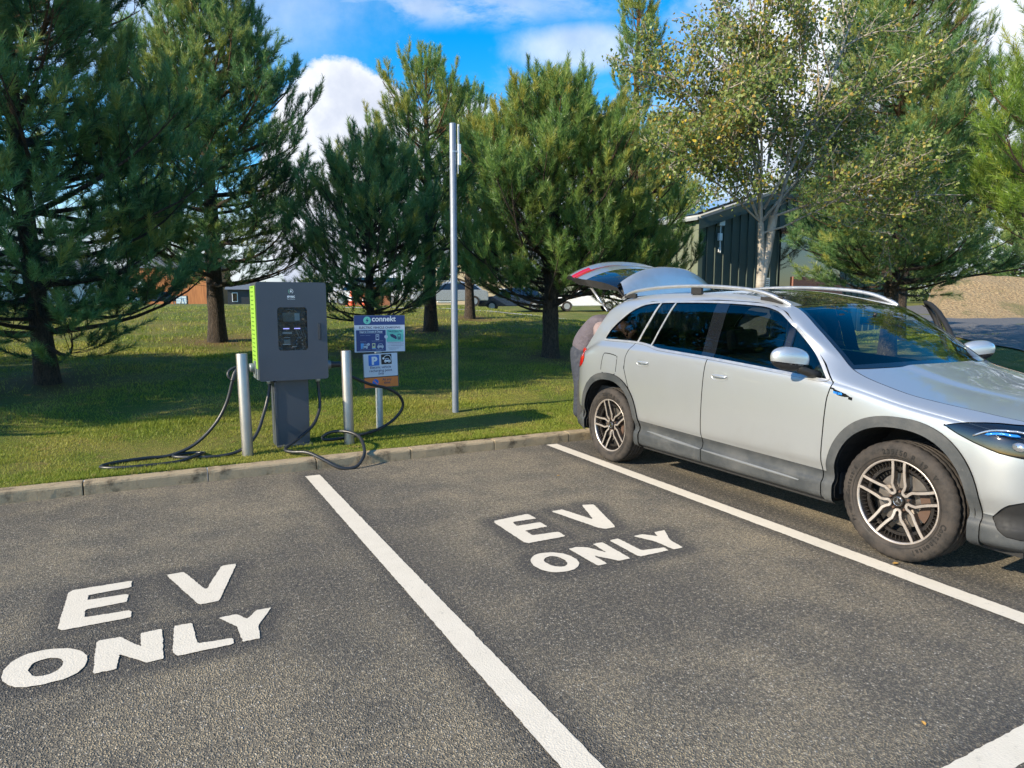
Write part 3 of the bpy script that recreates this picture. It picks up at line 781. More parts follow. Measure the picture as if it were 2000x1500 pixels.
# a far wood closing the horizon: nobody could count its trees
def far_wood():
    r = np.random.default_rng(91); P = []
    line = smooth_path([(-150, 120), (-70, 165), (0, 178), (60, 160), (105, 120), (140, 70), (150, 20), (150, -40)], 12)
    for i in range(170):
        t = r.uniform(0, len(line) - 1.01); k = int(t); p = line[k] + (line[k+1] - line[k]) * (t - k); p = p + r.normal(0, 5, 2)
        h = r.uniform(4.0, 7.5); w_ = r.uniform(2.2, 4.2); n = 420
        d = norm(r.normal(0, 1, (n, 3))) * (r.uniform(.55, 1.0, (n, 1)) ** .4) * [w_, w_, h * .52]
        c = np.array([p[0], p[1], 1.2 + h * .5]) + d * (1 + .22 * np.sin(d[:, :1] * 2.3 + i) * np.cos(d[:, 2:] * 1.9))
        a, b_ = norm(r.normal(0, 1, (n, 3))), norm(r.normal(0, 1, (n, 3))); s_ = r.uniform(.25, .6, (n, 1))
        P.append(np.stack([c - a*s_, c + a*s_, c + b_*s_*1.3], 1).reshape(-1, 3))
    V = np.vstack(P); return tri_mesh('far_wood', V, np.arange(len(V)).reshape(-1, 3))
m, nt, b = new_mat('distant_foliage'); v = coord(nt)
set_in(nt, b, 'Base Color', mixc(nt, noise(nt, v, .16, 4, .6).ramp(.35, .65), (.045, .080, .030), (.13, .16, .055))); b.inputs['Roughness'].default_value = .8
link('far_wood', far_wood(), m, kind='stuff', label='low belt of distant mixed trees closing the horizon behind the buildings', cat='wood')
# ================================================================== the silver car
# car space: x lateral (negative = side seen in the photo), y rearwards from the front axle, z up
CX, CY = 4.657, 2.376
YN, YR, WB, HUB = -.86, 3.70, 2.829, .352
def pl(y, pts):
    """smooth (monotone cubic) interpolation through (y, value) knots"""
    P = np.array(pts, float); x, v = P[:, 0], P[:, 1]; h = np.diff(x); d = np.diff(v) / h
    m = np.zeros(len(x)); m[0], m[-1] = d[0], d[-1]
    for i in range(1, len(x) - 1):
        if d[i-1]*d[i] > 0:
            w1, w2 = 2*h[i] + h[i-1], h[i] + 2*h[i-1]; m[i] = (w1 + w2) / (w1/d[i-1] + w2/d[i])
    y = np.clip(np.asarray(y, float), x[0], x[-1]); i = np.clip(np.searchsorted(x, y) - 1, 0, len(x) - 2)
    t = (y - x[i]) / h[i]; t2, t3 = t*t, t*t*t
    return (2*t3-3*t2+1)*v[i] + (t3-2*t2+t)*h[i]*m[i] + (-2*t3+3*t2)*v[i+1] + (t3-t2)*h[i]*m[i+1]
EZ = [(-.86,.66),(-.83,.73),(-.78,.795),(-.70,.85),(-.55,.893),(-.40,.915),(0,.968),(.2,1.015),(.36,1.060),(.42,1.085),(.545,1.177),(.75,1.325),(.98,1.468),(1.1,1.505),(1.2,1.528),(1.5,1.567),(1.9,1.585),(2.4,1.583),(2.8,1.560),(2.95,1.540),(3.05,1.50),(3.15,1.40),(3.3,1.17),(3.45,1.04),(3.7,.93)]
EX = [(-.86,.70),(-.55,.735),(-.4,.757),(0,.790),(.2,.788),(.36,.768),(.42,.755),(.545,.722),(.75,.672),(.98,.615),(1.2,.598),(1.6,.60),(2.9,.60),(3.1,.61),(3.4,.66),(3.7,.66)]
ZB = [(-.86,.60),(-.78,.72),(-.70,.78),(-.55,.835),(-.4,.86),(0,.918),(.36,.990),(.55,1.018),(1.0,1.048),(1.6,1.078),(2.3,1.100),(3.0,1.11),(3.3,1.02),(3.45,.96),(3.7,.86)]
def fin(y):
    """plan-view tuck-in at the nose and tail"""
    y = np.asarray(y, float)
    a = np.clip((-.42 - y) / .44, 0, 1); b = np.clip((y - 3.10) / .60, 0, 1)
    return (1 - a**2.5) ** (1/2.5) * (1 - b**2.7) ** (1/2.7)
def section(y):
    ez, ex, zb = float(pl(y, EZ)), float(pl(y, EX)), float(pl(y, ZB))
    k = 1 - .012 * max(0, (.3 - y)) - .010 * max(0, y - 2.6)
    zb = min(zb, ez - .045)
    f = lambda q: .52 + (zb - .52) * q
    lo = [(.850,.235),(.893,.262),(.902,.31),(.901,.352),(.884,.378),(.880,.415),(.893,.452),(.911,.510),(.9175,f(.30)),(.9175,f(.60)),(.909,f(.85)),(.898,f(.955)),(.880,zb)]
    hgt = ez - zb
    sh = float(1 - sstep(.10, .34, hgt)) if y < 1.5 else 0.0
    def wg(z, ):
        d = max(0, z - 1.05); return .868 - .30*d - .17*d*d
    up = []
    for q in (.10, .30, .52, .74):
        z = zb + hgt * q
        green = wg(z) - (.018 if y < .9 else 0) * (1 if y > .42 else 0)
        # over the front wings the section simply rounds over into the bonnet
        a = q; fend = .880 + (ex - .880) * (1 - math.cos(a * math.pi / 2)) ** .9
        up.append((fend * sh + green * (1 - sh), z))
    q = .90; zt = zb + hgt * q
    g_ = max(wg(zt) - .022, ex + .012)
    fe = .880 + (ex - .880) * (1 - math.cos(q * math.pi / 2)) ** .9
    up.append((fe * sh + g_ * (1 - sh), zt))
    up.append((ex, ez))
    P = np.array(lo + up); P[:, 0] *= k
    return P
def catmull(P, m):
    Q = np.vstack([2*P[0]-P[1], P, 2*P[-1]-P[-2]]); o = []
    for i in range(1, len(Q) - 2):
        for t in np.arange(m) / m:
            a, b, c, d = Q[i-1], Q[i], Q[i+1], Q[i+2]
            o.append(.5*((2*b)+(-a+c)*t+(2*a-5*b+4*c-d)*t*t+(-a+3*b-3*c+d)*t**3))
    o.append(P[-1]); return np.array(o)
ths = np.linspace(0, math.pi/2, 14)
ysn = YN + .44 * (1 - np.sin(ths))[::-1]; ysr = YR - .60 * (1 - np.sin(ths))
ST = np.unique(np.round(np.concatenate([ysn, np.arange(-.40, 3.10, .026), ysr]), 5))
GRID = np.array([np.column_stack([-catmull(section(y), 4)[:, 0] * float(fin(y)), catmull(section(y), 4)[:, 1]]) for y in ST])
SIDE = np.stack([GRID[:, :, 0], np.repeat(ST[:, None], GRID.shape[1], 1), GRID[:, :, 1]], 2)
gu = np.gradient(SIDE, axis=0); gv = np.gradient(SIDE, axis=1)
NRM = norm(np.cross(gv, gu)); 
if NRM[len(ST)//2, 30, 0] > 0: NRM = -NRM

class Cut:
    """polygon soup that can be split along the zero set of any function of position"""
    def __init__(s, P, N, F): s.P = [np.array(p) for p in P]; s.N = [np.array(n) for n in N]; s.F = [list(f) for f in F]
    @classmethod
    def grid(c, G, Nn):
        a, b = G.shape[:2]; i = np.arange(a*b).reshape(a, b)
        F = np.stack([i[:-1, :-1].ravel(), i[1:, :-1].ravel(), i[1:, 1:].ravel(), i[:-1, 1:].ravel()], 1)
        return c(G.reshape(-1, 3), Nn.reshape(-1, 3), F)
    def split(s, fn):
        f = fn(np.array(s.P)); f = np.where(np.abs(f) < 1e-6, 1e-6, f); cache = {}; out = []
        for face in s.F:
            sg = [f[i] > 0 for i in face]
            if all(sg) or not any(sg): out.append(face); continue
            a, b = [], []
            for k in range(len(face)):
                i, j = face[k], face[(k+1) % len(face)]
                (a if sg[k] else b).append(i)
                if sg[k] != sg[(k+1) % len(face)]:
                    key = (min(i, j), max(i, j))
                    if key not in cache:
                        t = f[i] / (f[i] - f[j]); s.P.append(s.P[i] + (s.P[j]-s.P[i])*t); s.N.append(s.N[i] + (s.N[j]-s.N[i])*t); cache[key] = len(s.P) - 1
                    a.append(cache[key]); b.append(cache[key])
            if len(a) > 2: out.append(a)
            if len(b) > 2: out.append(b)
        s.F = out; return s
    def centres(s):
        P = np.array(s.P); return np.array([P[f].mean(0) for f in s.F])
    def pick(s, mask):
        return [f for f, m_ in zip(s.F, mask) if m_]
    def mesh(s, name, faces, off=0.0, mirror=False, flip=False, xf=None):
        used = sorted({i for f in faces for i in f}); mp = {i: k for k, i in enumerate(used)}
        P = np.array([s.P[i] for i in used]); N = norm(np.array([s.N[i] for i in used])); P = P + N * off
        if mirror: P = P * [-1, 1, 1]; N = N * [-1, 1, 1]
        if xf is not None: P, N = xf(P, N)
        F = [[mp[i] for i in f] for f in faces]
        # orient faces with the normals
        f0 = F[len(F)//2]; nn = np.cross(P[f0[1]]-P[f0[0]], P[f0[2]]-P[f0[0]])
        if nn.dot(N[f0[0]]) < 0: F = [f[::-1] for f in F]
        me = py_mesh(name, P, F, True)
        me.normals_split_custom_set_from_vertices([tuple(n) for n in N]); return me

def sdpoly(pts):
    A = np.array(pts, float); B = np.roll(A, -1, 0)
    def f(P):
        p = P[:, 1:3]; d = np.full(len(p), 1e9); ins = np.zeros(len(p), bool)
        for a, b in zip(A, B):
            ab = b - a; t = np.clip(((p - a) @ ab) / (ab @ ab), 0, 1); d = np.minimum(d, np.linalg.norm(p - (a + t[:, None]*ab), axis=1))
            c = ((a[1] > p[:, 1]) != (b[1] > p[:, 1])) & (p[:, 0] < (b[0]-a[0]) * (p[:, 1]-a[1]) / (b[1]-a[1] + 1e-12) + a[0]); ins ^= c
        return np.where(ins, -d, d)
    return f
def line_f(a, b):
    a, b = np.array(a), np.array(b); n = np.array([-(b-a)[1], (b-a)[0]]); n = n / np.linalg.norm(n)
    return lambda P: (P[:, 1:3] - a) @ n
def path_f(pts):
    """signed distance to an open polyline (left positive)"""
    A = np.array(pts, float)
    def f(P):
        p = P[:, 1:3]; best = np.full(len(p), 1e9); sg = np.ones(len(p))
        for i in range(len(A) - 1):
            a, b = A[i], A[i+1]; ab = b - a; t = ((p - a) @ ab) / (ab @ ab)
            tc_ = np.clip(t, 0 if i else -99, 1 if i < len(A) - 2 else 99)
            d = np.linalg.norm(p - (a + tc_[:, None]*ab), axis=1); c = ab[0]*(p[:, 1]-a[1]) - ab[1]*(p[:, 0]-a[0])
            m_ = d < best - 1e-9; best = np.where(m_, d, best); sg = np.where(m_, np.sign(c), sg)
        return best * sg
    return f
def arch_f(cy, ry, rz, cz=HUB, n=2.3):
    def f(P):
        a = np.abs(P[:, 1]-cy)/ry; b = np.abs(np.maximum(P[:, 2]-cz, 0))/rz
        low = P[:, 2] < cz
        # below the hub the opening flares slightly outward instead of closing
        v = (a**n + b**n) ** (1/n) - 1
        return v * min(ry, rz)
    return f

DLO = smooth_path([(2.995,1.163),(2.93,1.262),(2.80,1.372),(2.66,1.452),(2.50,1.492),(2.2,1.503),(1.66,1.500),(1.26,1.480),(1.10,1.452),(1.00,1.412),(.85,1.318),(.70,1.205),(.585,1.098),(.508,1.022)], 5).tolist() + \
      smooth_path([(.56,1.020),(1.0,1.052),(1.57,1.088),(2.05,1.112),(2.20,1.122),(2.34,1.146),(2.50,1.160),(2.75,1.163)], 4).tolist()
f_dlo = sdpoly(DLO)
inA, outA, inB, outB = arch_f(0, .405, .437), arch_f(0, .463, .500), arch_f(WB, .405, .437), arch_f(WB, .463, .500)
f_sill = path_f([(-.9, .40), (-.46, .41), (.50, .432), (1.58, .453), (2.36, .470), (3.24, .46), (3.7, .50)])
f_b = path_f([(1.590, .18), (1.590, .60), (1.575, .95), (1.562, 1.10), (1.605, 1.36), (1.630, 1.62)])          # front/rear door
f_f = path_f([(.490, .18), (.497, .55), (.478, .90), (.455, 1.00), (.470, 1.02)])                                                # wing/front door
f_f2 = path_f([(.455, 1.00), (.565, 1.110), (.80, 1.30), (.99, 1.432), (1.12, 1.478), (1.30, 1.505), (1.70, 1.525), (2.5, 1.515), (2.68, 1.465), (2.83, 1.372)])
f_q = path_f([(2.43, .18), (2.405, .45), (2.50, .72), (2.585, .92), (2.575, 1.02), (2.53, 1.11), (2.36, 1.50), (2.34, 1.62)])   # rear door/quarter
f_open = path_f([(3.80, .70), (3.62, .79), (3.56, .88), (3.36, 1.00), (3.28, 1.08), (3.165, 1.26), (3.095, 1.40), (3.055, 1.50), (3.04, 1.70)])     # tailgate aperture
f_tl = sdpoly([(3.262, .965), (3.28, 1.045), (3.35, 1.062), (3.48, .985), (3.60, .90), (3.64, .84), (3.60, .815), (3.50, .84), (3.38, .865), (3.29, .900)])
f_hl = sdpoly([(-.255, .846), (-.34, .868), (-.45, .880), (-.60, .874), (-.72, .83), (-.79, .77), (-.76, .735), (-.66, .725), (-.52, .748), (-.40, .785), (-.32, .815)])
f_flap = sdpoly(smooth_path([(2.71, .86), (2.70, 1.00), (2.74, 1.025), (2.88, 1.035), (2.92, 1.01), (2.945, .87), (2.90, .845), (2.75, .84), (2.71, .86)], 5).tolist()[:-1])
f_badge = sdpoly([(.450, .972), (.438, .958), (.425, .940), (.400, .930), (.315, .921), (.322, .932), (.348, .945), (.40, .957)])
f_int = sdpoly([(-.50, .40), (-.56, .475), (-.66, .52), (-.79, .50), (-.80, .36), (-.66, .30), (-.56, .315)])
f_bpl = path_f([(1.655, 1.0), (1.685, 1.55)]); f_bpr = path_f([(1.520, 1.0), (1.545, 1.55)])      # black pillar between the doors
f_r1 = path_f([(2.335, 1.05), (2.155, 1.56)]); f_r1b = path_f([(2.315, 1.05), (2.135, 1.56)])
f_r2 = path_f([(2.545, 1.05), (2.345, 1.56)]); f_r2b = path_f([(2.520, 1.05), (2.320, 1.56)])
GAP = .0040
S = Cut.grid(SIDE, NRM)
near_glass = lambda P: f_dlo(P)
for fn in (inA, outA, inB, outB, f_sill, f_open, f_tl, f_hl, f_int, f_badge): S.split(fn)
for off in (0, -.018): S.split(lambda P, o=off: f_dlo(P) + o)
for fn in (f_b, f_f, f_q, f_flap):
    for s_ in (-1, 1): S.split(lambda P, g=fn, q=s_: g(P) + q * GAP)
S.split(lambda P: f_tl(P) - .006); S.split(lambda P: f_hl(P) - .006)
for s_ in (-1, 1): S.split(lambda P, q=s_: f_f2(P) + q * GAP)
for fn in (f_bpl, f_bpr, f_r1, f_r1b, f_r2, f_r2b): S.split(fn)
C = S.centres()
iA, oA, iB, oB = inA(C) < 0, outA(C) < 0, inB(C) < 0, outB(C) < 0
gls = f_dlo(C) < 0; trim = (~gls) & (f_dlo(C) < .018)
hole = iA | iB | (f_open(C) < 0)
sill = f_sill(C) < 0
clad = (oA | oB) & ~hole
b_, fq, ff, f2 = f_b(C), f_q(C), f_f(C), f_f2(C)
above = (C[:, 2] > 1.0)
gap_b = (np.abs(b_) < GAP) & ~gls; gap_q = (np.abs(fq) < GAP) & ~gls
gap_f = (np.abs(ff) < GAP) & (C[:, 2] < 1.0); gap_f2 = (np.abs(f2) < GAP) & (C[:, 1] > .455) & (C[:, 1] < 2.84) & (C[:, 2] > 1.0) & ~gls & ~trim
gap_q = gap_q & (C[:, 2] < 1.15); gap_b = gap_b & ((C[:, 2] < 1.1) | (f2 < 0))
fl = f_flap(C); gap_fl = np.abs(fl) < GAP
tl = f_tl(C) < 0; hl = f_hl(C) < 0; tlg = (~tl) & (f_tl(C) < .006); hlg = (~hl) & (f_hl(C) < .006)
bad = f_badge(C) < 0; intk = f_int(C) < 0
gap = gap_b | gap_q | gap_f | gap_f2 | gap_fl | tlg | hlg
# which panel: wing, front door, rear door, body side
inframe = (f2 < 0)            # below/inside the door-top line
front_of_b = C[:, 1] < np.interp(C[:, 2], [.18, .6, .95, 1.10, 1.36, 1.62], [1.590, 1.590, 1.575, 1.562, 1.605, 1.630])
front_of_f = C[:, 1] < np.interp(C[:, 2], [.18, .55, .90, 1.0], [.490, .497, .478, .455])
front_of_q = C[:, 1] < np.interp(C[:, 2], [.18, .45, .72, .92, 1.02, 1.11, 1.50, 1.62], [2.43, 2.405, 2.50, 2.585, 2.575, 2.53, 2.36, 2.34])
door_zone = np.where(C[:, 2] < 1.02, True, f2 < 0)
fr_door = (~front_of_f) & front_of_b & door_zone & ~((C[:, 2] >= 1.0) & (f2 > 0))
re_door = (~front_of_b) & front_of_q & door_zone
base = ~hole & ~gap & ~gls & ~trim & ~tl & ~hl & ~bad & ~intk
paint = base & ~clad & ~sill
plast = base & sill & ~clad

def car_mats():
    m, nt, b = new_mat('silver_paint'); v = coord(nt)
    fl_ = noise(nt, v, 900, 1, .5); dirt = noise(nt, v, 2.5, 5, .65)
    geo = nt.nodes.new('ShaderNodeTexCoord'); sp = nt.nodes.new('ShaderNodeSeparateXYZ'); nt.links.new(geo.outputs['Object'], sp.inputs[0])
    lowz = X(nt, sp.outputs[2]).ramp(.30, .75, 1, 0)
    c = mixc(nt, fl_, (.49, .515, .54), (.59, .615, .64)); c = mixc(nt, dirt.ramp(.4, .75) * (lowz * .35 + .05), c, (.33, .31, .28))
    set_in(nt, b, 'Base Color', c); b.inputs['Metallic'].default_value = .72
    set_in(nt, b, 'Roughness', fl_.ramp(.2, .8, .30, .42)); b.inputs['Coat Weight'].default_value = .9; b.inputs['Coat Roughness'].default_value = .012
    M['paint_car'] = m
    m, nt, b = new_mat('grey_cladding'); v = coord(nt)
    a = noise(nt, v, 3.5, 6, .7); g_ = noise(nt, v, 400, 2, .6); s_ = noise(nt, v, 30, 4, .7)
    c = mixc(nt, a.ramp(.4, .7), (.040, .045, .050), (.075, .078, .080)); c = mixc(nt, s_.ramp(.62, .78) * .35, c, (.15, .145, .135))
    set_in(nt, b, 'Base Color', c); set_in(nt, b, 'Roughness', a.ramp(.3, .7, .42, .68)); bump(nt, b, g_, .0015, .5); M['clad'] = m
    M['blackgloss'] = mat('black_gloss_trim', (.008, .009, .012), .06, coat=1.0)
    M['black'] = mat('black_plastic', (.012, .012, .013), .7)
    M['void'] = mat('dark_lining', (.010, .010, .011), .95)
    M['chrome'] = mat('chrome_trim', (.72, .74, .76), .12, 1.0)
    M['satin'] = mat('satin_aluminium', (.52, .53, .54), .42, .75)
    M['glass_rear'] = glass_mat('privacy_glass', (.055, .065, .075), 0, 1.75)
    M['glass_front'] = glass_mat('tinted_glass', (.50, .62, .58), 0, 1.62)
    M['windscreen'] = glass_mat('windscreen_glass', (.62, .74, .68), 0, 1.55)
    M['redlamp'] = mat('red_lamp_lens', (.50, .006, .010), .08, coat=1.0)
    M['redlamp2'] = mat('red_lamp_element', (.85, .10, .08), .15, coat=1.0)
    M['lamp'] = mat('clear_lamp_element', (.55, .58, .62), .08, .8)
    M['bluelamp'] = mat('blue_lamp_accent', (.02, .22, .80), .12, .2, coat=1.0)
    M['seat'] = mat('dark_seat_fabric', (.035, .036, .040), .8, bmp=.004)
    M['dash'] = mat('grey_dashboard', (.05, .052, .056), .6, bmp=.003)
    M['roofliner'] = mat('pale_roof_lining', (.30, .29, .27), .9)
car_mats()
car = empty('parked_car', (CX, CY, 0), label='silver electric estate car with raised boot lid and dark roof bars', cat='car')
def part(name, mask, m_, parent=None, off=0.0, mir=True, both=True, xf=None):
    f = S.pick(mask)
    if not f: print('EMPTY', name); return None
    o = link(name, S.mesh(name, f, off), m_, parent or car)
    if both: link(name, S.mesh(name, f, off, mirror=True, xf=xf), m_, parent or car)
    return o
body = part('body', paint & ~fr_door & ~re_door & ~((fl < 0)), M['paint_car'])
part('charging_flap', paint & (fl < 0), M['paint_car'], both=False)
# doors get their own trim, glass, handle as sub-parts
dF = link('front_door', S.mesh('front_door', S.pick(paint & fr_door)), M['paint_car'], car)
dR = link('rear_door', S.mesh('rear_door', S.pick(paint & re_door & ~(fl < 0))), M['paint_car'], car)
dR2 = link('rear_door', S.mesh('rear_door', S.pick(paint & re_door & ~(fl < 0)), mirror=True), M['paint_car'], car)
# the passenger door on the far side stands open, swung about its front hinge
HG, HA = np.array([.85, .63, 0]), R(-53)
def swing(P, N):
    c, s = math.cos(HA), math.sin(HA); Rm = np.array([[c, -s, 0], [s, c, 0], [0, 0, 1]])
    return (P - HG) @ Rm.T + HG, N @ Rm.T
dF2 = link('front_door', S.mesh('front_door', S.pick(paint & fr_door & (f_dlo(C) > 0) & (C[:, 2] < 1.0)), mirror=True, xf=swing), M['paint_car'], car, label='open passenger door on the far side of the car')
link('window_frame', S.mesh('window_frame', S.pick(paint & fr_door & (C[:, 2] >= 1.0) & (f_dlo(C) > .02) & (C[:, 2] > 1.06)), mirror=True, xf=swing), M['paint_car'], dF2)
dF2i = link('door_lining', S.mesh('door_lining', S.pick(fr_door & ~hole & ~gls), -.045, mirror=True, xf=swing), M['black'], dF2)
for d, msk, xf_, mir_ in ((dF, fr_door, None, False), (dR, re_door, None, False), (dR2, re_door, None, True), (dF2, fr_door, swing, True)):
    f = S.pick(plast & msk); link('sill_cladding', S.mesh('sill_cladding', f, 0, mir_, xf=xf_), M['clad'], d)
rest_ = plast & ~fr_door & ~re_door
for a_, b_2, nm_ in ((-9, 0, 'front_bumper_trim'), (0, 1.5, 'sill_cladding'), (1.5, 2.83, 'sill_cladding'), (2.83, 9, 'rear_bumper_trim')):
    part(nm_, rest_ & (C[:, 1] > a_) & (C[:, 1] <= b_2), M['clad'])
part('wheel_arch_trim', clad & (C[:, 1] < 1.4), M['clad'], off=.013); part('wheel_arch_trim', clad & (C[:, 1] > 1.4), M['clad'], off=.013)
part('window_trim', trim & (C[:, 1] >= 1.59), M['satin'], off=.004)
f = S.pick(trim & (C[:, 1] < 1.59)); link('window_trim', S.mesh('window_trim', f, .004), M['satin'], dF); link('window_trim', S.mesh('window_trim', f, .004, mirror=True, xf=swing), M['black'], dF2)
fd, rd = front_of_b & ~((b_ > -.0) & False), ~front_of_b
bp = gls & (f_bpl(C) > 0) & (f_bpr(C) < 0) if False else gls & (C[:, 1] < np.interp(C[:, 2], [1.0, 1.55], [1.655, 1.685])) & (C[:, 1] > np.interp(C[:, 2], [1.0, 1.55], [1.520, 1.545]))
bar1 = gls & (C[:, 1] < np.interp(C[:, 2], [1.05, 1.56], [2.335, 2.155])) & (C[:, 1] > np.interp(C[:, 2], [1.05, 1.56], [2.315, 2.135]))
bar2 = gls & (C[:, 1] < np.interp(C[:, 2], [1.05, 1.56], [2.545, 2.345])) & (C[:, 1] > np.interp(C[:, 2], [1.05, 1.56], [2.520, 2.320]))
part('door_pillar', bp, M['blackgloss'], off=-.001)
part('window_divider', bar1, M['satin'], off=.002); part('window_divider', bar2, M['satin'], off=.002)
gl = gls & ~bp & ~bar1 & ~bar2
y_b = np.interp(C[:, 2], [1.0, 1.55], [1.59, 1.615]); y1 = np.interp(C[:, 2], [1.05, 1.56], [2.325, 2.145]); y2 = np.interp(C[:, 2], [1.05, 1.56], [2.53, 2.33])
for nm, mk, mt in (('side_window', gl & (C[:, 1] < y_b), M['glass_front']), ('side_window', gl & (C[:, 1] > y_b) & (C[:, 1] < y1), M['glass_rear']),
                   ('side_window', gl & (C[:, 1] > y1) & (C[:, 1] < y2), M['glass_rear']), ('rear_quarter_window', gl & (C[:, 1] > y2), M['glass_rear'])):
    f = S.pick(mk); link(nm, S.mesh(nm, f, -.004), mt, car)
    if nm == 'side_window' and mt is M['glass_front']: link(nm, S.mesh(nm, f, -.004, mirror=True, xf=swing), mt, dF2)
    else: link(nm, S.mesh(nm, f, -.004, mirror=True), mt, car)
# lining behind the shut lines and panels (everything but windows, arches, tailgate)
part('inner_shell', (~gls) & ~iA & ~iB & (f_open(C) > 0) & ~((C[:, 2] > pl(C[:, 1], ZB) - .01) & (C[:, 1] < .75)), M['void'], off=-.020)
part('tail_light', tl, M['redlamp'], off=.004); part('headlight', hl, M['blackgloss'], off=.002)
part('air_intake', intk, M['black'], off=-.012); part('badge', bad, M['blackgloss'], off=.002)
def patch(name, G, m_, parent=None, mask=None, flat=False, up=(0, 0, 1), **k):
    """a sheet from a grid of points, smooth-shaded with normals towards `up`"""
    G = np.asarray(G, float); a, b = G.shape[:2]; i = np.arange(a*b).reshape(a, b)
    F = np.stack([i[:-1, :-1], i[1:, :-1], i[1:, 1:], i[:-1, 1:]], 2)
    if mask is not None: F = F[mask]
    F = F.reshape(-1, 4); V = G.reshape(-1, 3)
    f = F[len(F)//2]; n = np.cross(V[f[1]]-V[f[0]], V[f[2]]-V[f[0]])
    if n.dot(up) < 0: F = F[:, ::-1]
    u_ = np.unique(F); mp = np.zeros(len(V), int); mp[u_] = np.arange(len(u_))
    return link(name, tri_mesh(name, V[u_], mp[F], True), m_, parent or car, **k)
eX = lambda y: float(pl(y, EX)) * float(fin(y)) * (1 - .012 * max(0, (.3 - y)) - .010 * max(0, y - 2.6))
eZ = lambda y: float(pl(y, EZ))
# bonnet
U = np.linspace(-1, 1, 61); Sv = np.concatenate([(1 - np.cos(np.linspace(0, 1.2, 14))) , np.linspace(.66, 1, 40)]); Sv = np.unique(np.clip(Sv, 0, 1))
G = np.zeros((len(U), len(Sv), 3))
for i, u_ in enumerate(U):
    yc = .275 + .145 * u_*u_
    for j, s_ in enumerate(Sv):
        y = YN + s_ * (yc - YN); e = eX(y); uu = u_ * (1 - .0125 / max(e, .02)) if e > .05 else u_
        cr = .052 * float(sstep(-.86, -.45, y)) + .012 * float(sstep(-.3, .3, y))
        dome = .011 * float(1 - sstep(.44, .56, abs(u_)*e/.78)) * float(sstep(-.8, -.5, y))
        G[i, j] = (uu * e, y, eZ(y) + cr * (1 - abs(u_)**2.2) + dome - .001)
patch('bonnet', G, M['paint_car'])
G3 = G.copy(); G3[:, :, 2] -= .012; G3[:, :, 0] *= 1.014; patch('bonnet_seal', G3, M['void'])
# windscreen, its black border and the scuttle
def wsh(u_, s_, off=0.0):
    ye = .425 + s_ * (1.015 - .425); xe, ze = float(pl(ye, EX)), eZ(ye)
    yc = .30 + s_ * (.99 - .30); zc = 1.098 + s_ * (1.500 - 1.098) + .034 * math.sin(s_ * math.pi)
    q = abs(u_) ** 2.0
    return (u_ * (xe - .006), yc + (ye - yc) * q, zc + (ze - zc) * q - .002 + off)
Uw = np.unique(np.concatenate([np.linspace(-1, 1, 41), [-.955, .955]])); Sw = np.unique(np.concatenate([np.linspace(0, 1, 22), [.055, .965]]))
G = np.array([[wsh(u_, s_) for s_ in Sw] for u_ in Uw])
uc, sc_ = (Uw[:-1] + Uw[1:]) / 2, (Sw[:-1] + Sw[1:]) / 2
rim_ = (np.abs(uc)[:, None] > .955) | (sc_[None, :] < .055) | (sc_[None, :] > .965)
patch('windscreen', G, M['windscreen'], mask=~rim_, up=(0, -1, 1))
G2 = np.array([[wsh(u_, s_, .0) for s_ in Sw] for u_ in Uw]); patch('windscreen_border', G2, M['blackgloss'], mask=rim_, up=(0, -1, 1))
G = np.array([[(u_ * .70, (.270 + .12*u_*u_) + t * .05, 1.052 + .045*(1-u_*u_) + t*.008) for t in (0, .5, 1)] for u_ in np.linspace(-1, 1, 21)]); patch('scuttle_panel', G, M['black'])
# roof
ry = np.unique(np.concatenate([np.linspace(1.0, 3.04, 40), [2.72]])); Ur = np.unique(np.concatenate([np.linspace(-1, 1, 31), [-.86, .86]]))
G = np.zeros((len(Ur), len(ry), 3))
for i, u_ in enumerate(Ur):
    for j, y in enumerate(ry):
        yy = y + (.995 - 1.0 + .02*u_*u_) * (1 - (y - 1) / 2.04); e = float(pl(yy, EX)) * (1 - .010*max(0, yy - 2.6))
        G[i, j] = (u_ * (e + .002), yy, eZ(yy) + .028 * (1 - u_*u_) + (.012 * (1-u_*u_)) * float(sstep(1.0, 1.6, y)) - .0005)
uc, yc_ = (Ur[:-1] + Ur[1:]) / 2, (ry[:-1] + ry[1:]) / 2
pan = (np.abs(uc)[:, None] < .86) & (yc_[None, :] < 2.72)
patch('panoramic_roof', G, M['blackgloss'], mask=pan); patch('roof_skin', G, M['paint_car'], mask=~pan)
# headlining and inner roof so the cabin is closed
G3 = G.copy(); G3[:, :, 2] -= .035; patch('headlining', G3, M['roofliner'], up=(0, 0, -1))
# roof bars
for s_ in (-1, 1):
    P = smooth_path([(.612, 1.035, 1.488), (.618, 1.13, 1.528), (.620, 1.28, 1.577), (.620, 1.50, 1.612), (.620, 1.9, 1.640), (.620, 2.35, 1.643), (.620, 2.70, 1.624), (.618, 2.88, 1.597), (.612, 2.98, 1.560), (.61, 3.02, 1.535)], 6)
    P[:, 0] *= s_
    n = len(P); rr = np.full(n, .0155); rr[:3] = [.008, .011, .014]; rr[-3:] = [.014, .011, .008]
    mb = MB(); mb.tube(P, list(rr), 12, True, sx=1.25, up=(0, 0, 1)); mb.obj('roof_bar', M['satin'], car, fix=False)
    for (y0, y1, h) in ((1.10, 1.30, .02), (1.93, 2.05, .045), (2.80, 2.97, .02)):
        za = eZ(y0) - .01; zb_ = np.interp((y0+y1)/2, P[:, 1], P[:, 2]) - .006
        mb = MB(); mb.box((s_*.620 - .013, y0, za), (s_*.620 + .013, y1, zb_), .004); mb.obj('roof_bar_foot', M['black'], car, fix=False)
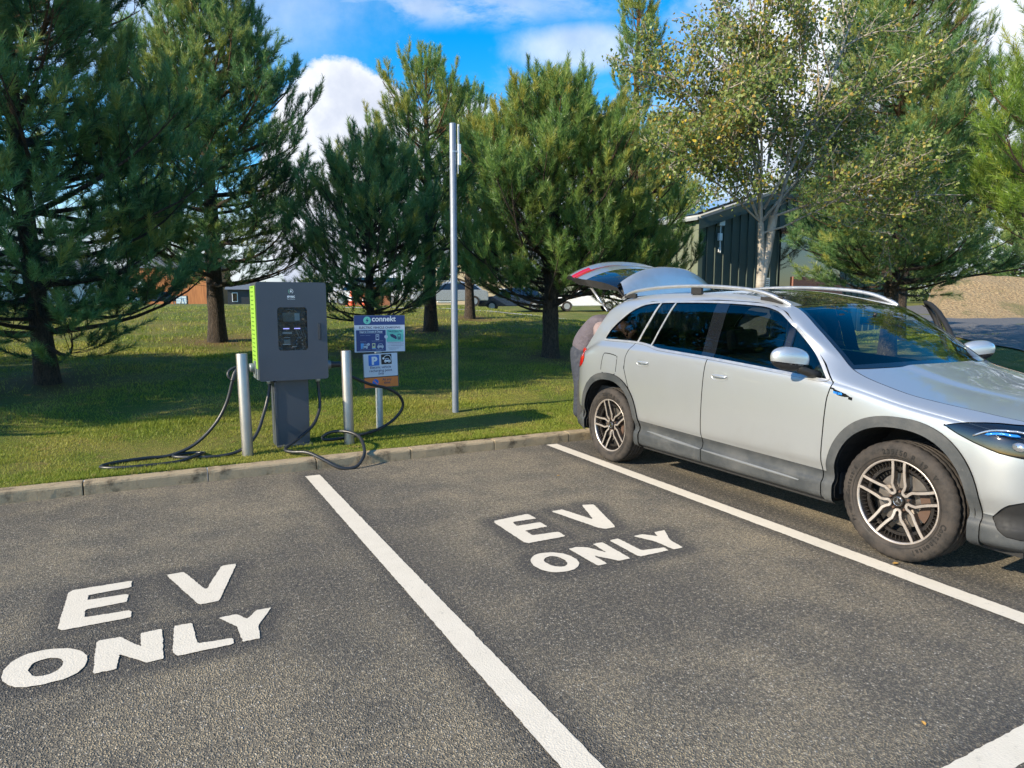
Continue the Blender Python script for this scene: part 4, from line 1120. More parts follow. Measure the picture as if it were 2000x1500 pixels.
# ----------------------------------------------------------------- wheels
M['tyre'] = (lambda m, nt, b: (set_in(nt, b, 'Base Color', mixc(nt, noise(nt, coord(nt), 9, 6, .7).ramp(.3, .62), (.014, .013, .013), (.046, .038, .033))), b.inputs['Roughness'].__setattr__('default_value', .85), bump(nt, b, noise(nt, coord(nt), 120, 3, .6), .002, .7), m)[-1])(*new_mat('dusty_tyre_rubber'))
M['tyre_text'] = mat('raised_tyre_lettering', (.010, .009, .009), .5)
M['rim_dark'] = mat('dark_alloy', (.045, .040, .038), .30, .6, coat=.5)
M['rim_bright'] = mat('machined_alloy', (.56, .50, .46), .40, .7)
M['disc'] = mat('brake_disc_steel', (.30, .27, .25), .4, .8); M['caliper'] = mat('rusty_caliper', (.085, .05, .035), .8)
def arc_text(mb, txt, size, rad, phi0, dphi, x):
    n = len(txt)
    for i, ch in enumerate(txt):
        if ch == ' ': continue
        V, F = text_geo(ch, size, .0016)
        if not len(V): continue
        wv = (V[:, 0].min() + V[:, 0].max()) / 2; ph = R(phi0 + dphi * (i - (n-1)/2))
        W = []
        for v in V:
            a, b = v[0] - wv, v[1]
            W.append((x, -(rad + b) * math.sin(ph) - a * math.cos(ph), (rad + b) * math.cos(ph) - a * math.sin(ph)))
        mb.add(W, F)
def make_wheel(x, y, rot, side, steer=0.0):
    t = empty('wheel', (x, y, HUB)); t.parent = car
    t.rotation_euler = (0, 0, steer + (0 if side < 0 else math.pi))
    # tyre
    pr = [(.2445, -.086), (.250, -.100), (.262, -.110), (.285, -.1165), (.305, -.1165), (.322, -.113), (.334, -.106), (.343, -.096), (.3485, -.086), (.350, -.080)]
    for g_ in (-.052, -.018, .018, .052):
        pr += [(.3515, g_ - .007), (.344, g_ - .0055), (.344, g_ + .0055), (.3515, g_ + .007)]
    pr += [(.350, .080), (.343, .096), (.322, .113), (.285, .1165), (.250, .100), (.2445, .086)]
    n = 132; V = []
    for r_, h_ in pr:
        for j in range(n):
            rr = r_ - (.0042 if (j % 3 == 0 and r_ > .333 and abs(h_) > .058) else 0)
            rr -= .002 if (j % 3 == 1 and r_ > .345 and abs(h_) < .058) else 0
            a = 2*math.pi*j/n + (h_ * 1.2 if abs(h_) > .05 else 0); V.append((h_, rr*math.cos(a), rr*math.sin(a)))
    F = [(i*n+j, i*n+(j+1) % n, (i+1)*n+(j+1) % n, (i+1)*n+j) for i in range(len(pr)-1) for j in range(n)]
    mb = MB(); mb.add(V, F, True); ty = mb.obj('tyre', M['tyre'], t)
    mb = MB(); arc_text(mb, '235/50 R 19  V', .040, .282, 17, 5.0, -.1180); arc_text(mb, 'Continental', .040, .282, 128, 5.0, -.1180); arc_text(mb, 'PremiumContact 6', .032, .284, -92, 4.4, -.1180)
    mb.lathe([(.2665, -.1128), (.268, -.1140), (.2695, -.1140)], 90, 'x')
    mb.obj('tyre_lettering', M['tyre_text'], ty, fix=False)
    # rim
    mb = MB(); mb.lathe([(.2445, -.088), (.240, -.090), (.236, -.084), (.228, -.060), (.222, .02), (.228, .086), (.2445, .088)], 72, 'x', m=0)
    mb.lathe([(.2490, -.0975), (.2470, -.1000), (.2405, -.0985), (.2365, -.090)], 90, 'x', m=1)
    xf_ = lambda r_: -.094 + .030 * max(0, 1 - (r_ / .2405)) ** 1.2
    def strip(path, w, x_of, th, m_):
        P = np.array(path); d = np.gradient(P, axis=0); d /= np.linalg.norm(d, axis=1)[:, None]; nn = np.stack([-d[:, 1], d[:, 0]], 1)
        V, F = [], []; k = len(P)
        for i in range(k):
            wi = w[i] if isinstance(w, (list, np.ndarray)) else w
            for sg, dz in ((1, 0), (-1, 0), (-1, th), (1, th)):
                q = P[i] + nn[i] * wi/2 * sg; V.append((x_of(np.linalg.norm(P[i])) + dz, q[0], q[1]))
        for i in range(k-1):
            for c in range(4): F.append((i*4+c, i*4+(c+1) % 4, (i+1)*4+(c+1) % 4, (i+1)*4+c))
        F += [(0, 1, 2, 3), tuple((k-1)*4+c for c in (3, 2, 1, 0))]
        mb.add(V, F, False, m_)
    Rr_ = .2405
    for q in range(5):
        ax = R(180 + 72*q + rot)
        pts = []
        def pol(r_, a): return (r_*math.sin(ax + a) , r_*math.cos(ax + a))
        def loc(lat, rad): return (rad*math.sin(ax) + lat*math.cos(ax), rad*math.cos(ax) - lat*math.sin(ax))
        L = [loc(-.108, .208), loc(-.100, .196), loc(-.078, .165), loc(-.052, .132), loc(-.026, .104), loc(-.0185, .080), loc(-.0165, .062), loc(-.010, .0535), loc(0, .051),
             loc(.010, .0535), loc(.0165, .062), loc(.0185, .080), loc(.026, .104), loc(.052, .132), loc(.078, .165), loc(.100, .196), loc(.108, .208)]
        L[0] = tuple(np.array(L[0]) / np.linalg.norm(L[0]) * .2405); L[-1] = tuple(np.array(L[-1]) / np.linalg.norm(L[-1]) * .2405)
        strip(L, .0150, lambda r_: xf_(r_) - .0035, .004, 1)
        strip(L, .021, xf_, .030, 0)
    mb.lathe([(.186, -.066), (.186, -.050), (.204, -.050), (.204, -.066), (.186, -.066)], 72, 'x', m=0, smooth=False)
    for k in range(60):
        a = 2*math.pi*k/60; M4 = Matrix.Rotation(a, 4, 'X')
        mb.box((-.076, -.0018, .203), (-.052, .0018, .238), m=0, mat=M4)
    mb.lathe([(.0, -.060), (.047, -.060), (.062, -.052), (.070, -.02)], 40, 'x', m=0)
    for k in range(5):
        a = R(72*k + 0 + rot); c_ = (-.055, .056*math.sin(a), .056*math.cos(a))
        mb.lathe([(.0, -.071), (.0065, -.071), (.0085, -.068), (.0088, -.055)], 6, 'x', (0, c_[1], c_[2]), m=2, smooth=False)
    mb.obj('rim', [M['rim_dark'], M['rim_bright'], M['caliper']], t)
    mb = MB(); mb.lathe([(0, -.082), (.026, -.082), (.0275, -.0825), (.031, -.0815), (.034, -.077), (.035, -.060)], 40, 'x', m=0)
    mb.lathe([(.0235, -.0828), (.0235, -.0842), (.0262, -.0842), (.0262, -.0828)], 40, 'x', m=1)
    for k in range(3):
        a = R(120*k); V = []
        for (r_, da) in ((.0235, 0), (.0045, R(60)), (.0, 0), (.0045, R(-60))): V.append((-.0845, r_*math.sin(a+da), r_*math.cos(a+da)))
        mb.add(V, [(0, 1, 2, 3)], False, 1)
    mb.obj('hub_cap', [M['rim_dark'], M['chrome']], t, fix=False)
    mb = MB(); mb.lathe([(.04, -.020), (.158, -.020), (.158, .0), (.04, .0)], 60, 'x', m=0, smooth=False)
    ca = -1 if True else 1
    mb.lathe([(.115, -.045), (.172, -.045), (.172, .02), (.115, .02)], 10, 'x', m=1, smooth=False, a0=R(150), a1=R(215))
    mb.lathe([(0, -.01), (.222, -.01)], 48, 'x', (.035, 0, 0), m=2, smooth=False)
    mb.obj('brake', [M['disc'], M['caliper'], M['void']], t, fix=False)
    return t
make_wheel(-.7885, 0, 0, -1); make_wheel(-.7885, WB, 14, -1); make_wheel(.7885, 0, 30, 1); make_wheel(.7885, WB, 50, 1)
# wheel-arch liners, underbody
for cy in (0, WB):
    for s_ in (-1, 1):
        pts = [(cy + .436*math.cos(R(a)), HUB + .462*math.sin(R(a))) for a in range(-12, 193, 8)]
        k = len(pts); V = [(s_*.893, a, b) for a, b in pts] + [(s_*.50, a, b) for a, b in pts]
        mb = MB(); mb.add(V, [(i, i+1, i+1+k, i+k) for i in range(k-1)] + [tuple(range(k, 2*k))])
        mb.obj('wheel_arch_liner', M['void'], car, fix=False)
mb = MB(); mb.box((-.84, .47, .215), (.84, 2.37, .30)); mb.box((-.5, -.70, .20), (.5, .47, .34)); mb.box((-.5, 2.37, .22), (.5, 3.45, .40)); mb.box((-.80, 3.26, .24), (.80, 3.45, .40)); mb.box((-.78, -.62, .20), (.78, -.43, .32))
mb.obj('underbody', M['black'], car)
# a small mud flap lip ahead of the front wheel
# --------------------------------------------------------------- mirrors, handles, badge, lamps
def superell(c, r, e1=.75, e2=.75, n=28, k=16, z0=-1, z1=1):
    V = []
    sg = lambda a, e: math.copysign(abs(a)**e, a)
    for i in range(k + 1):
        ph = -math.pi/2 + math.pi * i / k
        for j in range(n):
            th = 2*math.pi*j/n
            V.append([sg(math.cos(ph), e1)*sg(math.cos(th), e2), sg(math.cos(ph), e1)*sg(math.sin(th), e2), sg(math.sin(ph), e1)])
    V = np.array(V); F = [(i*n+j, i*n+(j+1) % n, (i+1)*n+(j+1) % n, (i+1)*n+j) for i in range(k) for j in range(n)]
    return V * np.array(r) + np.array(c), F
def mirror(s_, parent, xf=lambda p: p):
    t = empty('door_mirror', (0, 0, 0)); t.parent = parent
    V, F = superell((0, 0, 0), (1, 1, 1), .80, .72, 36, 22)
    W = V.copy()
    # taper: full at the door side and round at the tip, flat on the glass side
    W[:, 1] = np.where(W[:, 1] > 0, W[:, 1]*.55, W[:, 1])
    wx = W[:, 0]; W[:, 2] *= (1 - .16 * (wx < 0) * wx**2); W[:, 1] *= (1 - .25 * (wx < 0) * wx**2)
    P = W * [.120, .070, .078] + [0, 0, 0]; P[:, 2] += .012 * (-wx); P[:, 1] += -.030 * wx * 0 + .035 * (-wx)
    P = P * [s_ * -1, 1, 1] + [s_ * 1.012, .700, 1.142]
    zc = np.array([V[list(f)].mean(0) for f in F])[:, 2]
    top = [f for f, z in zip(F, zc) if z > -.42]; strip_ = [f for f, z in zip(F, zc) if -.42 >= z > -.55]; low_ = [f for f, z in zip(F, zc) if z <= -.55]
    P = np.array([xf(p) for p in P])
    for nm, fs, mt in (('mirror_cap', top, M['paint_car']), ('indicator', strip_, M['blackgloss']), ('mirror_base', low_, M['black'])):
        me = py_mesh(nm, P, fs, True); bm = bmesh.new(); bm.from_mesh(me); bmesh.ops.delete(bm, geom=[v for v in bm.verts if not v.link_faces], context='VERTS'); bmesh.ops.recalc_face_normals(bm, faces=bm.faces); bm.to_mesh(me); bm.free()
        link(nm, me, mt, t)
    mb = MB(); Q = [xf(np.array(p)) for p in ((s_*.845, .60, 1.035), (s_*.90, .625, 1.050), (s_*.945, .655, 1.075), (s_*.97, .68, 1.10))]
    mb.tube(Q, [.030, .026, .028, .03], 10, True, sx=1.5); mb.obj('mirror_arm', M['black'], t)
    return t
mirror(-1, car)
def far_xf(p):
    q, _ = swing(np.array([p]), np.array([[0, 0, 1.]])); return q[0] + [-.10, .03, 0]
mirror(1, dF2, far_xf)
fr_pts = [(.50, 1.02), (.58, 1.115), (.70, 1.215), (.85, 1.33), (1.0, 1.428), (1.12, 1.47), (1.30, 1.495), (1.60, 1.508), (1.605, 1.36), (1.59, 1.20), (1.575, 1.08)]
def wside0(y, z):
    i = int(np.clip(np.searchsorted(ST, y), 1, len(ST)-1)); s = SIDE[i]; o = np.argsort(s[10:, 2]); return float(np.interp(z, s[10:, 2][o], s[10:, 0][o]))
FP = swing(np.array([[-wside0(y, z) - .012, y, z] for y, z in fr_pts]), np.zeros((len(fr_pts), 3)) + [0, 0, 1])[0]
mb = MB(); mb.tube(FP, .018, 8, True, sx=1.3); mb.obj('frame_seal', M['black'], dF2, fix=False)
# black sail panel at the foot of the front pillar
f_sail = S.pick(gl & (C[:, 1] < .66) & (C[:, 2] < 1.30))
def wside(y, z):
    i = int(np.clip(np.searchsorted(ST, y), 1, len(ST)-1)); t = (y - ST[i-1]) / (ST[i] - ST[i-1])
    s = SIDE[i-1]*(1-t) + SIDE[i]*t; o = np.argsort(s[10:, 2]); return float(np.interp(z, s[10:, 2][o], s[10:, 0][o]))
def handle(y, z, parent, s_=-1):
    x0 = wside(y, z)
    V, F = superell((0, 0, 0), (1, 1, 1), 1, 1, 32, 12)
    mb = MB(); n = 40; rings = [(1.0, .0015), (.95, .001), (.86, -.006), (.60, -.016), (.3, -.019), (0.01, -.019)]
    VV = []
    for k_, (q, d_) in enumerate(rings):
        for j in range(n):
            a = 2*math.pi*j/n; yy, zz = y + .086*q*math.cos(a), z - .002 + .031*q*math.sin(a)
            VV.append((s_ * (abs(wside(yy, zz)) + d_ + .0008), yy, zz))
    mb.add(VV, [(i*n+j, i*n+(j+1) % n, (i+1)*n+(j+1) % n, (i+1)*n+j) for i in range(len(rings)-1) for j in range(n)], True)
    mb.obj('handle_recess', M['paint_car'], parent)
    W = V * [.0135, .078, .0125]; W[:, 2] += .10 * W[:, 1]**2 / .078 * .6; mb = MB(); mb.add([(s_*(abs(x0) + .006 + p[0]*-s_), y + p[1], z + .002 + p[2]) for p in W], F, True)
    mb.obj('door_handle', M['paint_car'], parent)
    mb = MB(); W = V * [.0142, .070, .004]; mb.add([(s_*(abs(x0) + .0065 + p[0]*-s_), y + p[1], z - .004 + p[2]) for p in W], F, True); mb.obj('handle_strip', M['chrome'], parent)
handle(1.405, .952, dF); handle(2.318, .985, dR); handle(2.318, .985, dR2, 1)
# bright strip on the sill
def surf_strip(name, pts, w, off, m_, s_=-1, parent=None):
    P = smooth_path(pts, 8); k = len(P); V, F = [], []
    for i, (y, z) in enumerate(P):
        ww = w * math.sin(math.pi * min(max(i/(k-1), .02), .98)) ** .35
        for dz, o in ((-ww/2, 0), (-ww/4, off), (ww/4, off), (ww/2, 0)): V.append((s_*(abs(wside2(y, z + dz)) + o + .001), y, z + dz))
    F = [(i*4+c, i*4+c+1, (i+1)*4+c+1, (i+1)*4+c) for i in range(k-1) for c in range(3)]
    mb = MB(); mb.add(V, F, True); return mb.obj(name, m_, parent or car)
def wside2(y, z):
    i = int(np.clip(np.searchsorted(ST, y), 1, len(ST)-1)); s = SIDE[i]; o = np.argsort(s[:, 2][:46]); return float(np.interp(z, s[:46, 2][o], s[:46, 0][o]))
M['sillstrip'] = M.get('sillstrip') or mat('dull_sill_strip', (.22, .23, .24), .45, .5)
surf_strip('sill_strip', [(2.27, .388), (1.95, .372), (1.60, .358)], .020, .006, M['sillstrip'], parent=dR); surf_strip('sill_strip', [(1.58, .357), (1.2, .345), (.85, .335), (.66, .330)], .020, .006, M['sillstrip'], parent=dF)
# charging badge text on the wing
V, F = text_geo('EQB', 1.0, .03); a, b = V[:, 0].min(), V[:, 0].max()
mb = MB(); mb.add([(wside2(.43 - (v[0]-a)/(b-a)*.062, .95) - .005, .433 - (v[0]-a)/(b-a)*.062, .9415 + v[1]*.018 + (v[0]-a)/(b-a)*-.006) for v in V], F); M['bluetext'] = mat('blue_badge_lettering', (.02, .25, .85), .3); mb.obj('badge_lettering', M['bluetext'], car, fix=False)
# headlight innards: curved light guide, blue accent, lens
for s_ in (-1, 1):
    def hp(y, z, o=.004): return (s_*(abs(wside2(y, z)) + o), y - (.002 if y < -.6 else 0), z)
    mb = MB(); mb.tube([hp(*p, .006) for p in smooth_path([(-.40, .815), (-.47, .850), (-.56, .862), (-.66, .850), (-.74, .81)], 5)], .0055, 6); mb.obj('daytime_light', M['lamp'], car)
    mb = MB(); mb.tube([hp(*p, .007) for p in smooth_path([(-.455, .830), (-.52, .842), (-.60, .838)], 5)], [.002] + [.0075]*9 + [.002], 6); mb.obj('blue_accent', M['bluelamp'], car)
    for (y, z) in ((-.60, .785), (-.69, .775)):
        V, F = superell((0, 0, 0), (.02, .034, .024), 1, 1, 20, 10); mb = MB(); x0 = hp(y, z, -.006)[0]; mb.add([(x0 + p[0], y + p[1], z + p[2]) for p in V], F, True); mb.obj('projector', M['lamp'], car)
    for k_ in range(3):
        V, F = superell((0, 0, 0), (.006, .030 - .004*k_, .010), 1, 1, 16, 8); y, z = 3.40 + .055*k_, .975 - .042*k_
        mb = MB(); x0 = s_*(abs(wside2(y, z)) + .005); mb.add([(x0 + p[0], y + p[1], z + p[2]) for p in V], F, True); mb.obj('tail_light_element', M['redlamp2'], car)
# grille panel and plate at the nose
def nose(x, z):
    # front surface point for a given lateral and height
    j = int(np.argmin(np.abs(GRID[len(ST)//3, :, 1] - z)));
    ys_ = np.array([SIDE[i, np.argmin(np.abs(SIDE[i, :40, 2] - z)), 0] for i in range(14)]); o = np.argsort(-ys_)
    return float(np.interp(-abs(x), ys_[::1][np.argsort(ys_)], ST[:14][np.argsort(ys_)]))
GG = np.array([[(x, nose(x, z) - .006, z) for z in np.linspace(.44, .66, 5)] for x in np.linspace(-.46, .46, 19)]); patch('front_grille', GG, M['blackgloss'], up=(0, -1, 0))
mb = MB(); 
for s_ in (0,):
    V, F = superell((0, 0, 0), (.07, .008, .07), 1, 1, 32, 10); mb.add([(p[0], nose(0, .57) - .016 + p[1], .57 + p[2]) for p in V], F, True)
mb.obj('grille_emblem', M['chrome'], car)
# ---------------------------------------------------------------------- cabin
def seat(x, y, z=.42, w=.50, back=.68, head=True):
    mb = MB(); mb.box((x-w/2, y-.24, z), (x+w/2, y+.26, z+.17), .05)
    Mr = Matrix.Translation((x, y+.26, z+.12)) @ Matrix.Rotation(R(-14), 4, 'X')
    mb.box((-w/2, -.07, 0), (w/2, .07, back-.12), .045, mat=Mr)
    o = mb.obj('seat', M['seat'], car)
    mb = MB(); Mr2 = Matrix.Translation((x, y+.40, z+back+.02)) @ Matrix.Rotation(R(-8), 4, 'X'); mb.box((-.14, -.05, 0), (.14, .05, .17), .035, mat=Mr2); mb.obj('headrest', M['seat'], o)
seat(-.37, 1.30); seat(.37, 1.30); seat(-.42, 2.20, .46, .46, .62); seat(0, 2.20, .46, .36, .60); seat(.42, 2.20, .46, .46, .62)
mb = MB(); mb.box((-.78, .36, .70), (.78, .78, .985), .06); mb.box((-.62, .72, .96), (.02, .80, 1.06), .02); mb.box((-.16, .7, .35), (.16, 1.7, .68), .04); mb.obj('dashboard', M['dash'], car)
mb = MB(); mb.box((-.80, .42, .28), (.80, 2.95, .42)); mb.box((-.78, 2.75, .30), (.78, 3.55, .70)); mb.obj('cabin_floor', M['seat'], car)
mb = MB(); cw = Matrix.Translation((-.37, .92, .93)) @ Matrix.Rotation(R(-66), 4, 'X')
ring = [tuple(cw @ Vector((.185*math.cos(a), .185*math.sin(a), 0))) for a in np.linspace(0, 2*math.pi, 33)]; mb.tube(ring, .014, 8, False)
for a in (0, math.pi, -math.pi/2): mb.tube([tuple(cw @ Vector((0, 0, -.01))), tuple(cw @ Vector((.18*math.cos(a), .18*math.sin(a), 0)))], .016, 6)
mb.obj('steering_wheel', M['black'], car)
mb = MB(); mb.box((-.12, .82, 1.345), (.12, .845, 1.405), .01, mat=Matrix.Rotation(0, 4, 'X')); mb.tube([(0, .84, 1.37), (0, .80, 1.43)], .012, 6); mb.obj('rear_view_mirror', M['black'], car)
V, F = superell((-.02, 0, 0), (.05, .012, .028), 1, .8, 20, 10); mb = MB(); mb.add([(p[0]-.30, .84 + p[1], 1.40 + p[2]) for p in V], F, True); mb.obj('sensor_pod', M['black'], car)
# ---------------------------------------------------------------------- tailgate, raised
TH = R(77); HY, HZ = 3.03, 1.575
tg = empty('tailgate', (0, HY, HZ)); tg.parent = car; tg.rotation_euler = (TH, 0, 0)
def gp(u_, prof_y, prof_z, hw, bow, drop=0.0, p=2.4):
    return (u_ * hw, prof_y - HY - bow * abs(u_)**p, prof_z - HZ - drop * abs(u_)**2.5)
Ug = np.linspace(-1, 1, 41)
def gate_sheet(name, rows, m_, thick=.0, up=(0, 1, 0), mask=None):
    G = np.array([[gp(u_, *r_) for r_ in rows] for u_ in Ug]); return patch(name, G, m_, tg, mask=mask, up=up)
# rows: (y, z, half width, bow, drop)
sp = [(3.035, 1.590, .570, .02, .035), (3.12, 1.594, .572, .05, .04), (3.22, 1.592, .572, .10, .05), (3.318, 1.584, .570, .15, .06), (3.332, 1.570, .570, .155, .065), (3.318, 1.552, .570, .15, .068), (3.25, 1.520, .583, .10, .07)]
gate_sheet('spoiler', sp, M['paint_car'], up=(0, .2, 1))
gz = [(3.22, 1.535, .590, .09, .05), (3.28, 1.44, .622, .105, .02), (3.345, 1.32, .655, .115, 0), (3.40, 1.21, .685, .125, 0), (3.435, 1.13, .702, .13, 0)]
gate_sheet('tailgate_window', gz, M['blackgloss'], up=(0, 1, .5))
lw_ = [(3.433, 1.133, .705, .13, 0), (3.462, 1.08, .722, .14, 0), (3.490, 1.03, .728, .145, 0), (3.508, .99, .728, .15, 0), (3.518, .95, .726, .155, 0), (3.555, .915, .722, .16, 0), (3.590, .86, .715, .17, 0), (3.600, .80, .705, .17, 0), (3.585, .755, .70, .17, 0)]
gate_sheet('tailgate_panel', lw_, M['paint_car'], up=(0, 1, 0))
inn = [(3.05, 1.555, .575, .02, .03), (3.20, 1.50, .580, .09, .04), (3.28, 1.29, .640, .12, 0), (3.38, 1.12, .690, .14, 0), (3.45, .98, .700, .16, 0), (3.54, .85, .690, .17, 0), (3.57, .765, .68, .17, 0)]
gate_sheet('tailgate_lining', inn, M['dash'], up=(0, -1, -.3))
G = np.array([[gp(u_, *r_) for r_ in ((3.511, .992, .730, .150, 0), (3.520, .972, .730, .152, 0), (3.526, .948, .729, .155, 0))] for u_ in Ug]); patch('light_bar', G, M['redlamp'], tg, up=(0, 1, 0))
for s_ in (-1, 1):
    Us = np.linspace(.68, 1.0, 12) * s_
    G = np.array([[gp(u_, *r_) for r_ in ((3.502, 1.01, .733, .148, 0), (3.518, .98, .734, .150, 0), (3.528, .94, .733, .155, 0), (3.562, .91, .730, .160, 0))] for u_ in Us]); patch('boot_light', G, M['redlamp'], tg, up=(0, 1, 0))
    # side edges close the gate between outer and inner skins
    out = [gp(s_, *r_) for r_ in sp[:1] + gz + lw_[1:]]; inn_ = [gp(s_, *r_) for r_ in inn]
    op = np.array(out); ip = np.array([[np.interp(t, np.linspace(0, 1, len(inn_)), np.array(inn_)[:, c]) for c in range(3)] for t in np.linspace(0, 1, len(out))])
    k = len(op); mb = MB(); mb.add(list(map(tuple, op)) + list(map(tuple, ip)), [(i, i+1, i+1+k, i+k) for i in range(k-1)], True); mb.obj('gate_edge', M['black'], tg)
# rear wiper
mb = MB(); mb.tube([gp(0, 3.270, 1.515, .6, 0), gp(0, 3.29, 1.50, .6, 0)], .028, 10, True); wq = [gp(u_, 3.335 + .16*abs(u_)*.2, 1.43 - .0*abs(u_), .62, .11) for u_ in np.linspace(-.02, .44, 8)]
mb.tube([(p[0], p[1] + .022, p[2] + .004) for p in wq], [.016, .016, .014, .012, .009, .007, .006, .005], 8); mb.obj('rear_wiper', M['black'], tg)
for s_ in (-1, 1):
    mb = MB(); mb.tube([(s_*.665, 3.20, 1.42), (s_*.655, 3.31, 1.50)], .008, 8); mb.tube([(s_*.655, 3.31, 1.50), (s_*.645, 3.52, 1.66)], .0125, 8); mb.obj('gas_strut', M['satin'], car)
# boot aperture: bumper top, side trims
G = np.array([[(u_ * .74, y, z) for (y, z) in ((3.50, .70), (3.60, .715), (3.645 , .715), (3.675, .70), (3.69, .66))] for u_ in np.linspace(-1, 1, 15)])
G[:, :, 1] -= .14 * np.abs(np.linspace(-1, 1, 15))[:, None] ** 2.4; patch('bumper_top', G, M['clad'])
# ================================================================== charging point, signs, posts
M['charger'] = mat('slate_powder_coat', (.062, .072, .092), .42, 0, .05, 3, bmp=.0006, bscale=500)
M['charger_side'] = mat('charger_side_metal', (.20, .23, .25), .40, .3)
M['lime'] = mat('lime_green_panel', (.27, .50, .06), .45)
M['limeslot'] = mat('lime_louvre_shadow', (.10, .22, .02), .7)
M['white'] = mat('white_print', (.82, .84, .86), .45)
M['steel'] = None
m, nt, b = new_mat('brushed_stainless'); v = coord(nt)
mp = nt.nodes.new('ShaderNodeMapping'); mp.inputs['Scale'].default_value = (1, 1, .04); nt.links.new(v, mp.inputs[0])
n_ = noise(nt, mp.outputs[0], 260, 3, .6); d_ = noise(nt, v, 5, 5, .6)
set_in(nt, b, 'Base Color', mixc(nt, d_, (.34, .32, .30), (.50, .475, .45))); b.inputs['Metallic'].default_value = .85
set_in(nt, b, 'Roughness', n_.ramp(.3, .7, .34, .52)); bump(nt, b, n_, .0006, .5); M['steel'] = m
M['galv'] = mat('galvanised_steel', (.42, .46, .50), .42, .55, .14, 16)
M['galv_plain'] = mat('weathered_grey_post', (.19, .22, .27), .45, .25, .10, 7)
CGX0, CGX1, CGY0, CGY1, CGZ0, CGZ1 = .850, 1.493, 6.745, 7.135, .765, 1.700
ch = empty('charging_point', (1.165, 6.95, tz(1.165, 6.95)), label='dark grey vehicle charging cabinet on a post with a lime green side', cat='charger')
def rel(o, root):
    o.location = -root.location; return o
mb = MB()
prof = rrect(CGX0, CGZ0, CGX1, CGZ1, .022, 4)
# cabinet: door face with a recessed window opening
wx0, wx1, wz0, wz1 = 1.032, 1.306, 1.052, 1.462
hole = [(x, CGY0, z) for x, z in rrect(wx0, wz0, wx1, wz1, .028, 5)]
face = [(x, CGY0, z) for x, z in prof]
mb.poly(face, n=(0, -1, 0), holes=[hole], t=.0)
k = len(prof); b0 = [(x, CGY0, z) for x, z in prof]; b1 = [(x + (.0 if x > 1.1 else 0), CGY1, z) for x, z in prof]
mb.add(b0 + b1, [(i, (i+1) % k, (i+1) % k + k, i + k) for i in range(k)]); mb.poly([(x, CGY1, z) for x, z in prof], n=(0, 1, 0))
rel(mb.obj('cabinet', M['charger'], ch), ch)
# door seam
mb = MB(); q = rrect(CGX0 - .0016, CGZ0 - .0016, CGX1 + .0016, CGZ1 + .0016, .022, 4); k = len(q)
mb.add([(x, CGY0 + .024, z) for x, z in q] + [(x, CGY0 + .028, z) for x, z in q], [(i, (i+1) % k, (i+1) % k + k, i + k) for i in range(k)]); rel(mb.obj('door_seam', M['void'], ch, fix=False), ch)
# window: bezel, glass, screen behind
dk = MB(); hk = rrect(wx0, wz0, wx1, wz1, .028, 5); k = len(hk)
dk.add([(x, CGY0, z) for x, z in hk] + [(x, CGY0 + .045, z) for x, z in hk], [(i, (i+1) % k, (i+1) % k + k, i + k) for i in range(k)])
M['mirrorblack'] = mat('glossy_black_screen', (.005, .006, .007), .25)
dk.poly([(x, CGY0 + .045, z) for x, z in hk], n=(0, -1, 0)); win = rel(dk.obj('display_window', M['mirrorblack'], ch), ch)
mb = MB(); mb.box((1.085, CGY0 + .040, 1.325), (1.245, CGY0 + .044, 1.412), .003); rel(mb.obj('screen', mat('lcd_screen', (.07, .09, .08), .08, coat=1.0), ch), ch)
mb = MB(); mb.box((1.195, CGY0 + .036, 1.335), (1.243, CGY0 + .039, 1.405), .004); rel(mb.obj('screen_label', mat('pale_screen_tile', (.22, .28, .30), .15), ch), ch)
mb = MB()
for x0 in (1.088, 1.190): mb.box((x0, CGY0 + .040, 1.255), (x0 + .056, CGY0 + .0435, 1.264))
rel(mb.obj('connector_light', mat('violet_connector_light', (.30, .28, .8), .4, emit=(.45, .42, 1.0), estr=.9), ch), ch)
mb = MB()
for z in (1.222, 1.212): mb.box((1.080, CGY0 + .041, z), (1.166, CGY0 + .044, z + .0045))
mb.box((1.092, CGY0 + .041, 1.172), (1.15, CGY0 + .044, 1.175)); mb.box((1.215, CGY0 + .041, 1.166), (1.252, CGY0 + .044, 1.169))
mb.box((1.080, CGY0 + .041, 1.106), (1.150, CGY0 + .044, 1.113)); mb.box((1.165, CGY0 + .041, 1.085), (1.208, CGY0 + .044, 1.089))
for a in range(4):
    x, z = 1.205 + .05*(a % 2), 1.108 + .036*(a//2); mb.box((x, CGY0 + .041, z), (x+.011, CGY0 + .044, z+.003)); mb.box((x + (.009 if a % 2 else 0), CGY0 + .041, z - .004), (x + .003 + (.009 if a % 2 else 0), CGY0 + .044, z + .006))
rel(mb.obj('panel_print', mat('dim_white_print', (.55, .58, .60), .4), ch, fix=False), ch)
mb = MB()
rr_ = random.Random(4)
for q in range(7):
    x, z = 1.205 + rr_.uniform(-.01, .09), 1.26 + rr_.uniform(-.09, .02); mb.tube(smooth_path([(x, CGY0+.035, z+.045), (x+.008, CGY0+.03, z+.01), (x+.02, CGY0+.035, z-.02)], 4), .0022, 5)
mb.box((1.087, CGY0 + .037, 1.118), (1.150, CGY0 + .043, 1.155), .004)
rel(mb.obj('payment_reader', mat('payment_reader_grey', (.12, .16, .17), .25, coat=.6), ch, fix=False), ch)
mb = MB(); mb.poly([(x, CGY0 + .004, z) for x, z in hk], n=(0, -1, 0)); rel(mb.obj('window_pane', glass_mat('cabinet_pane', (.75, .78, .78), .02, 1.45, wavy=True), ch), ch)
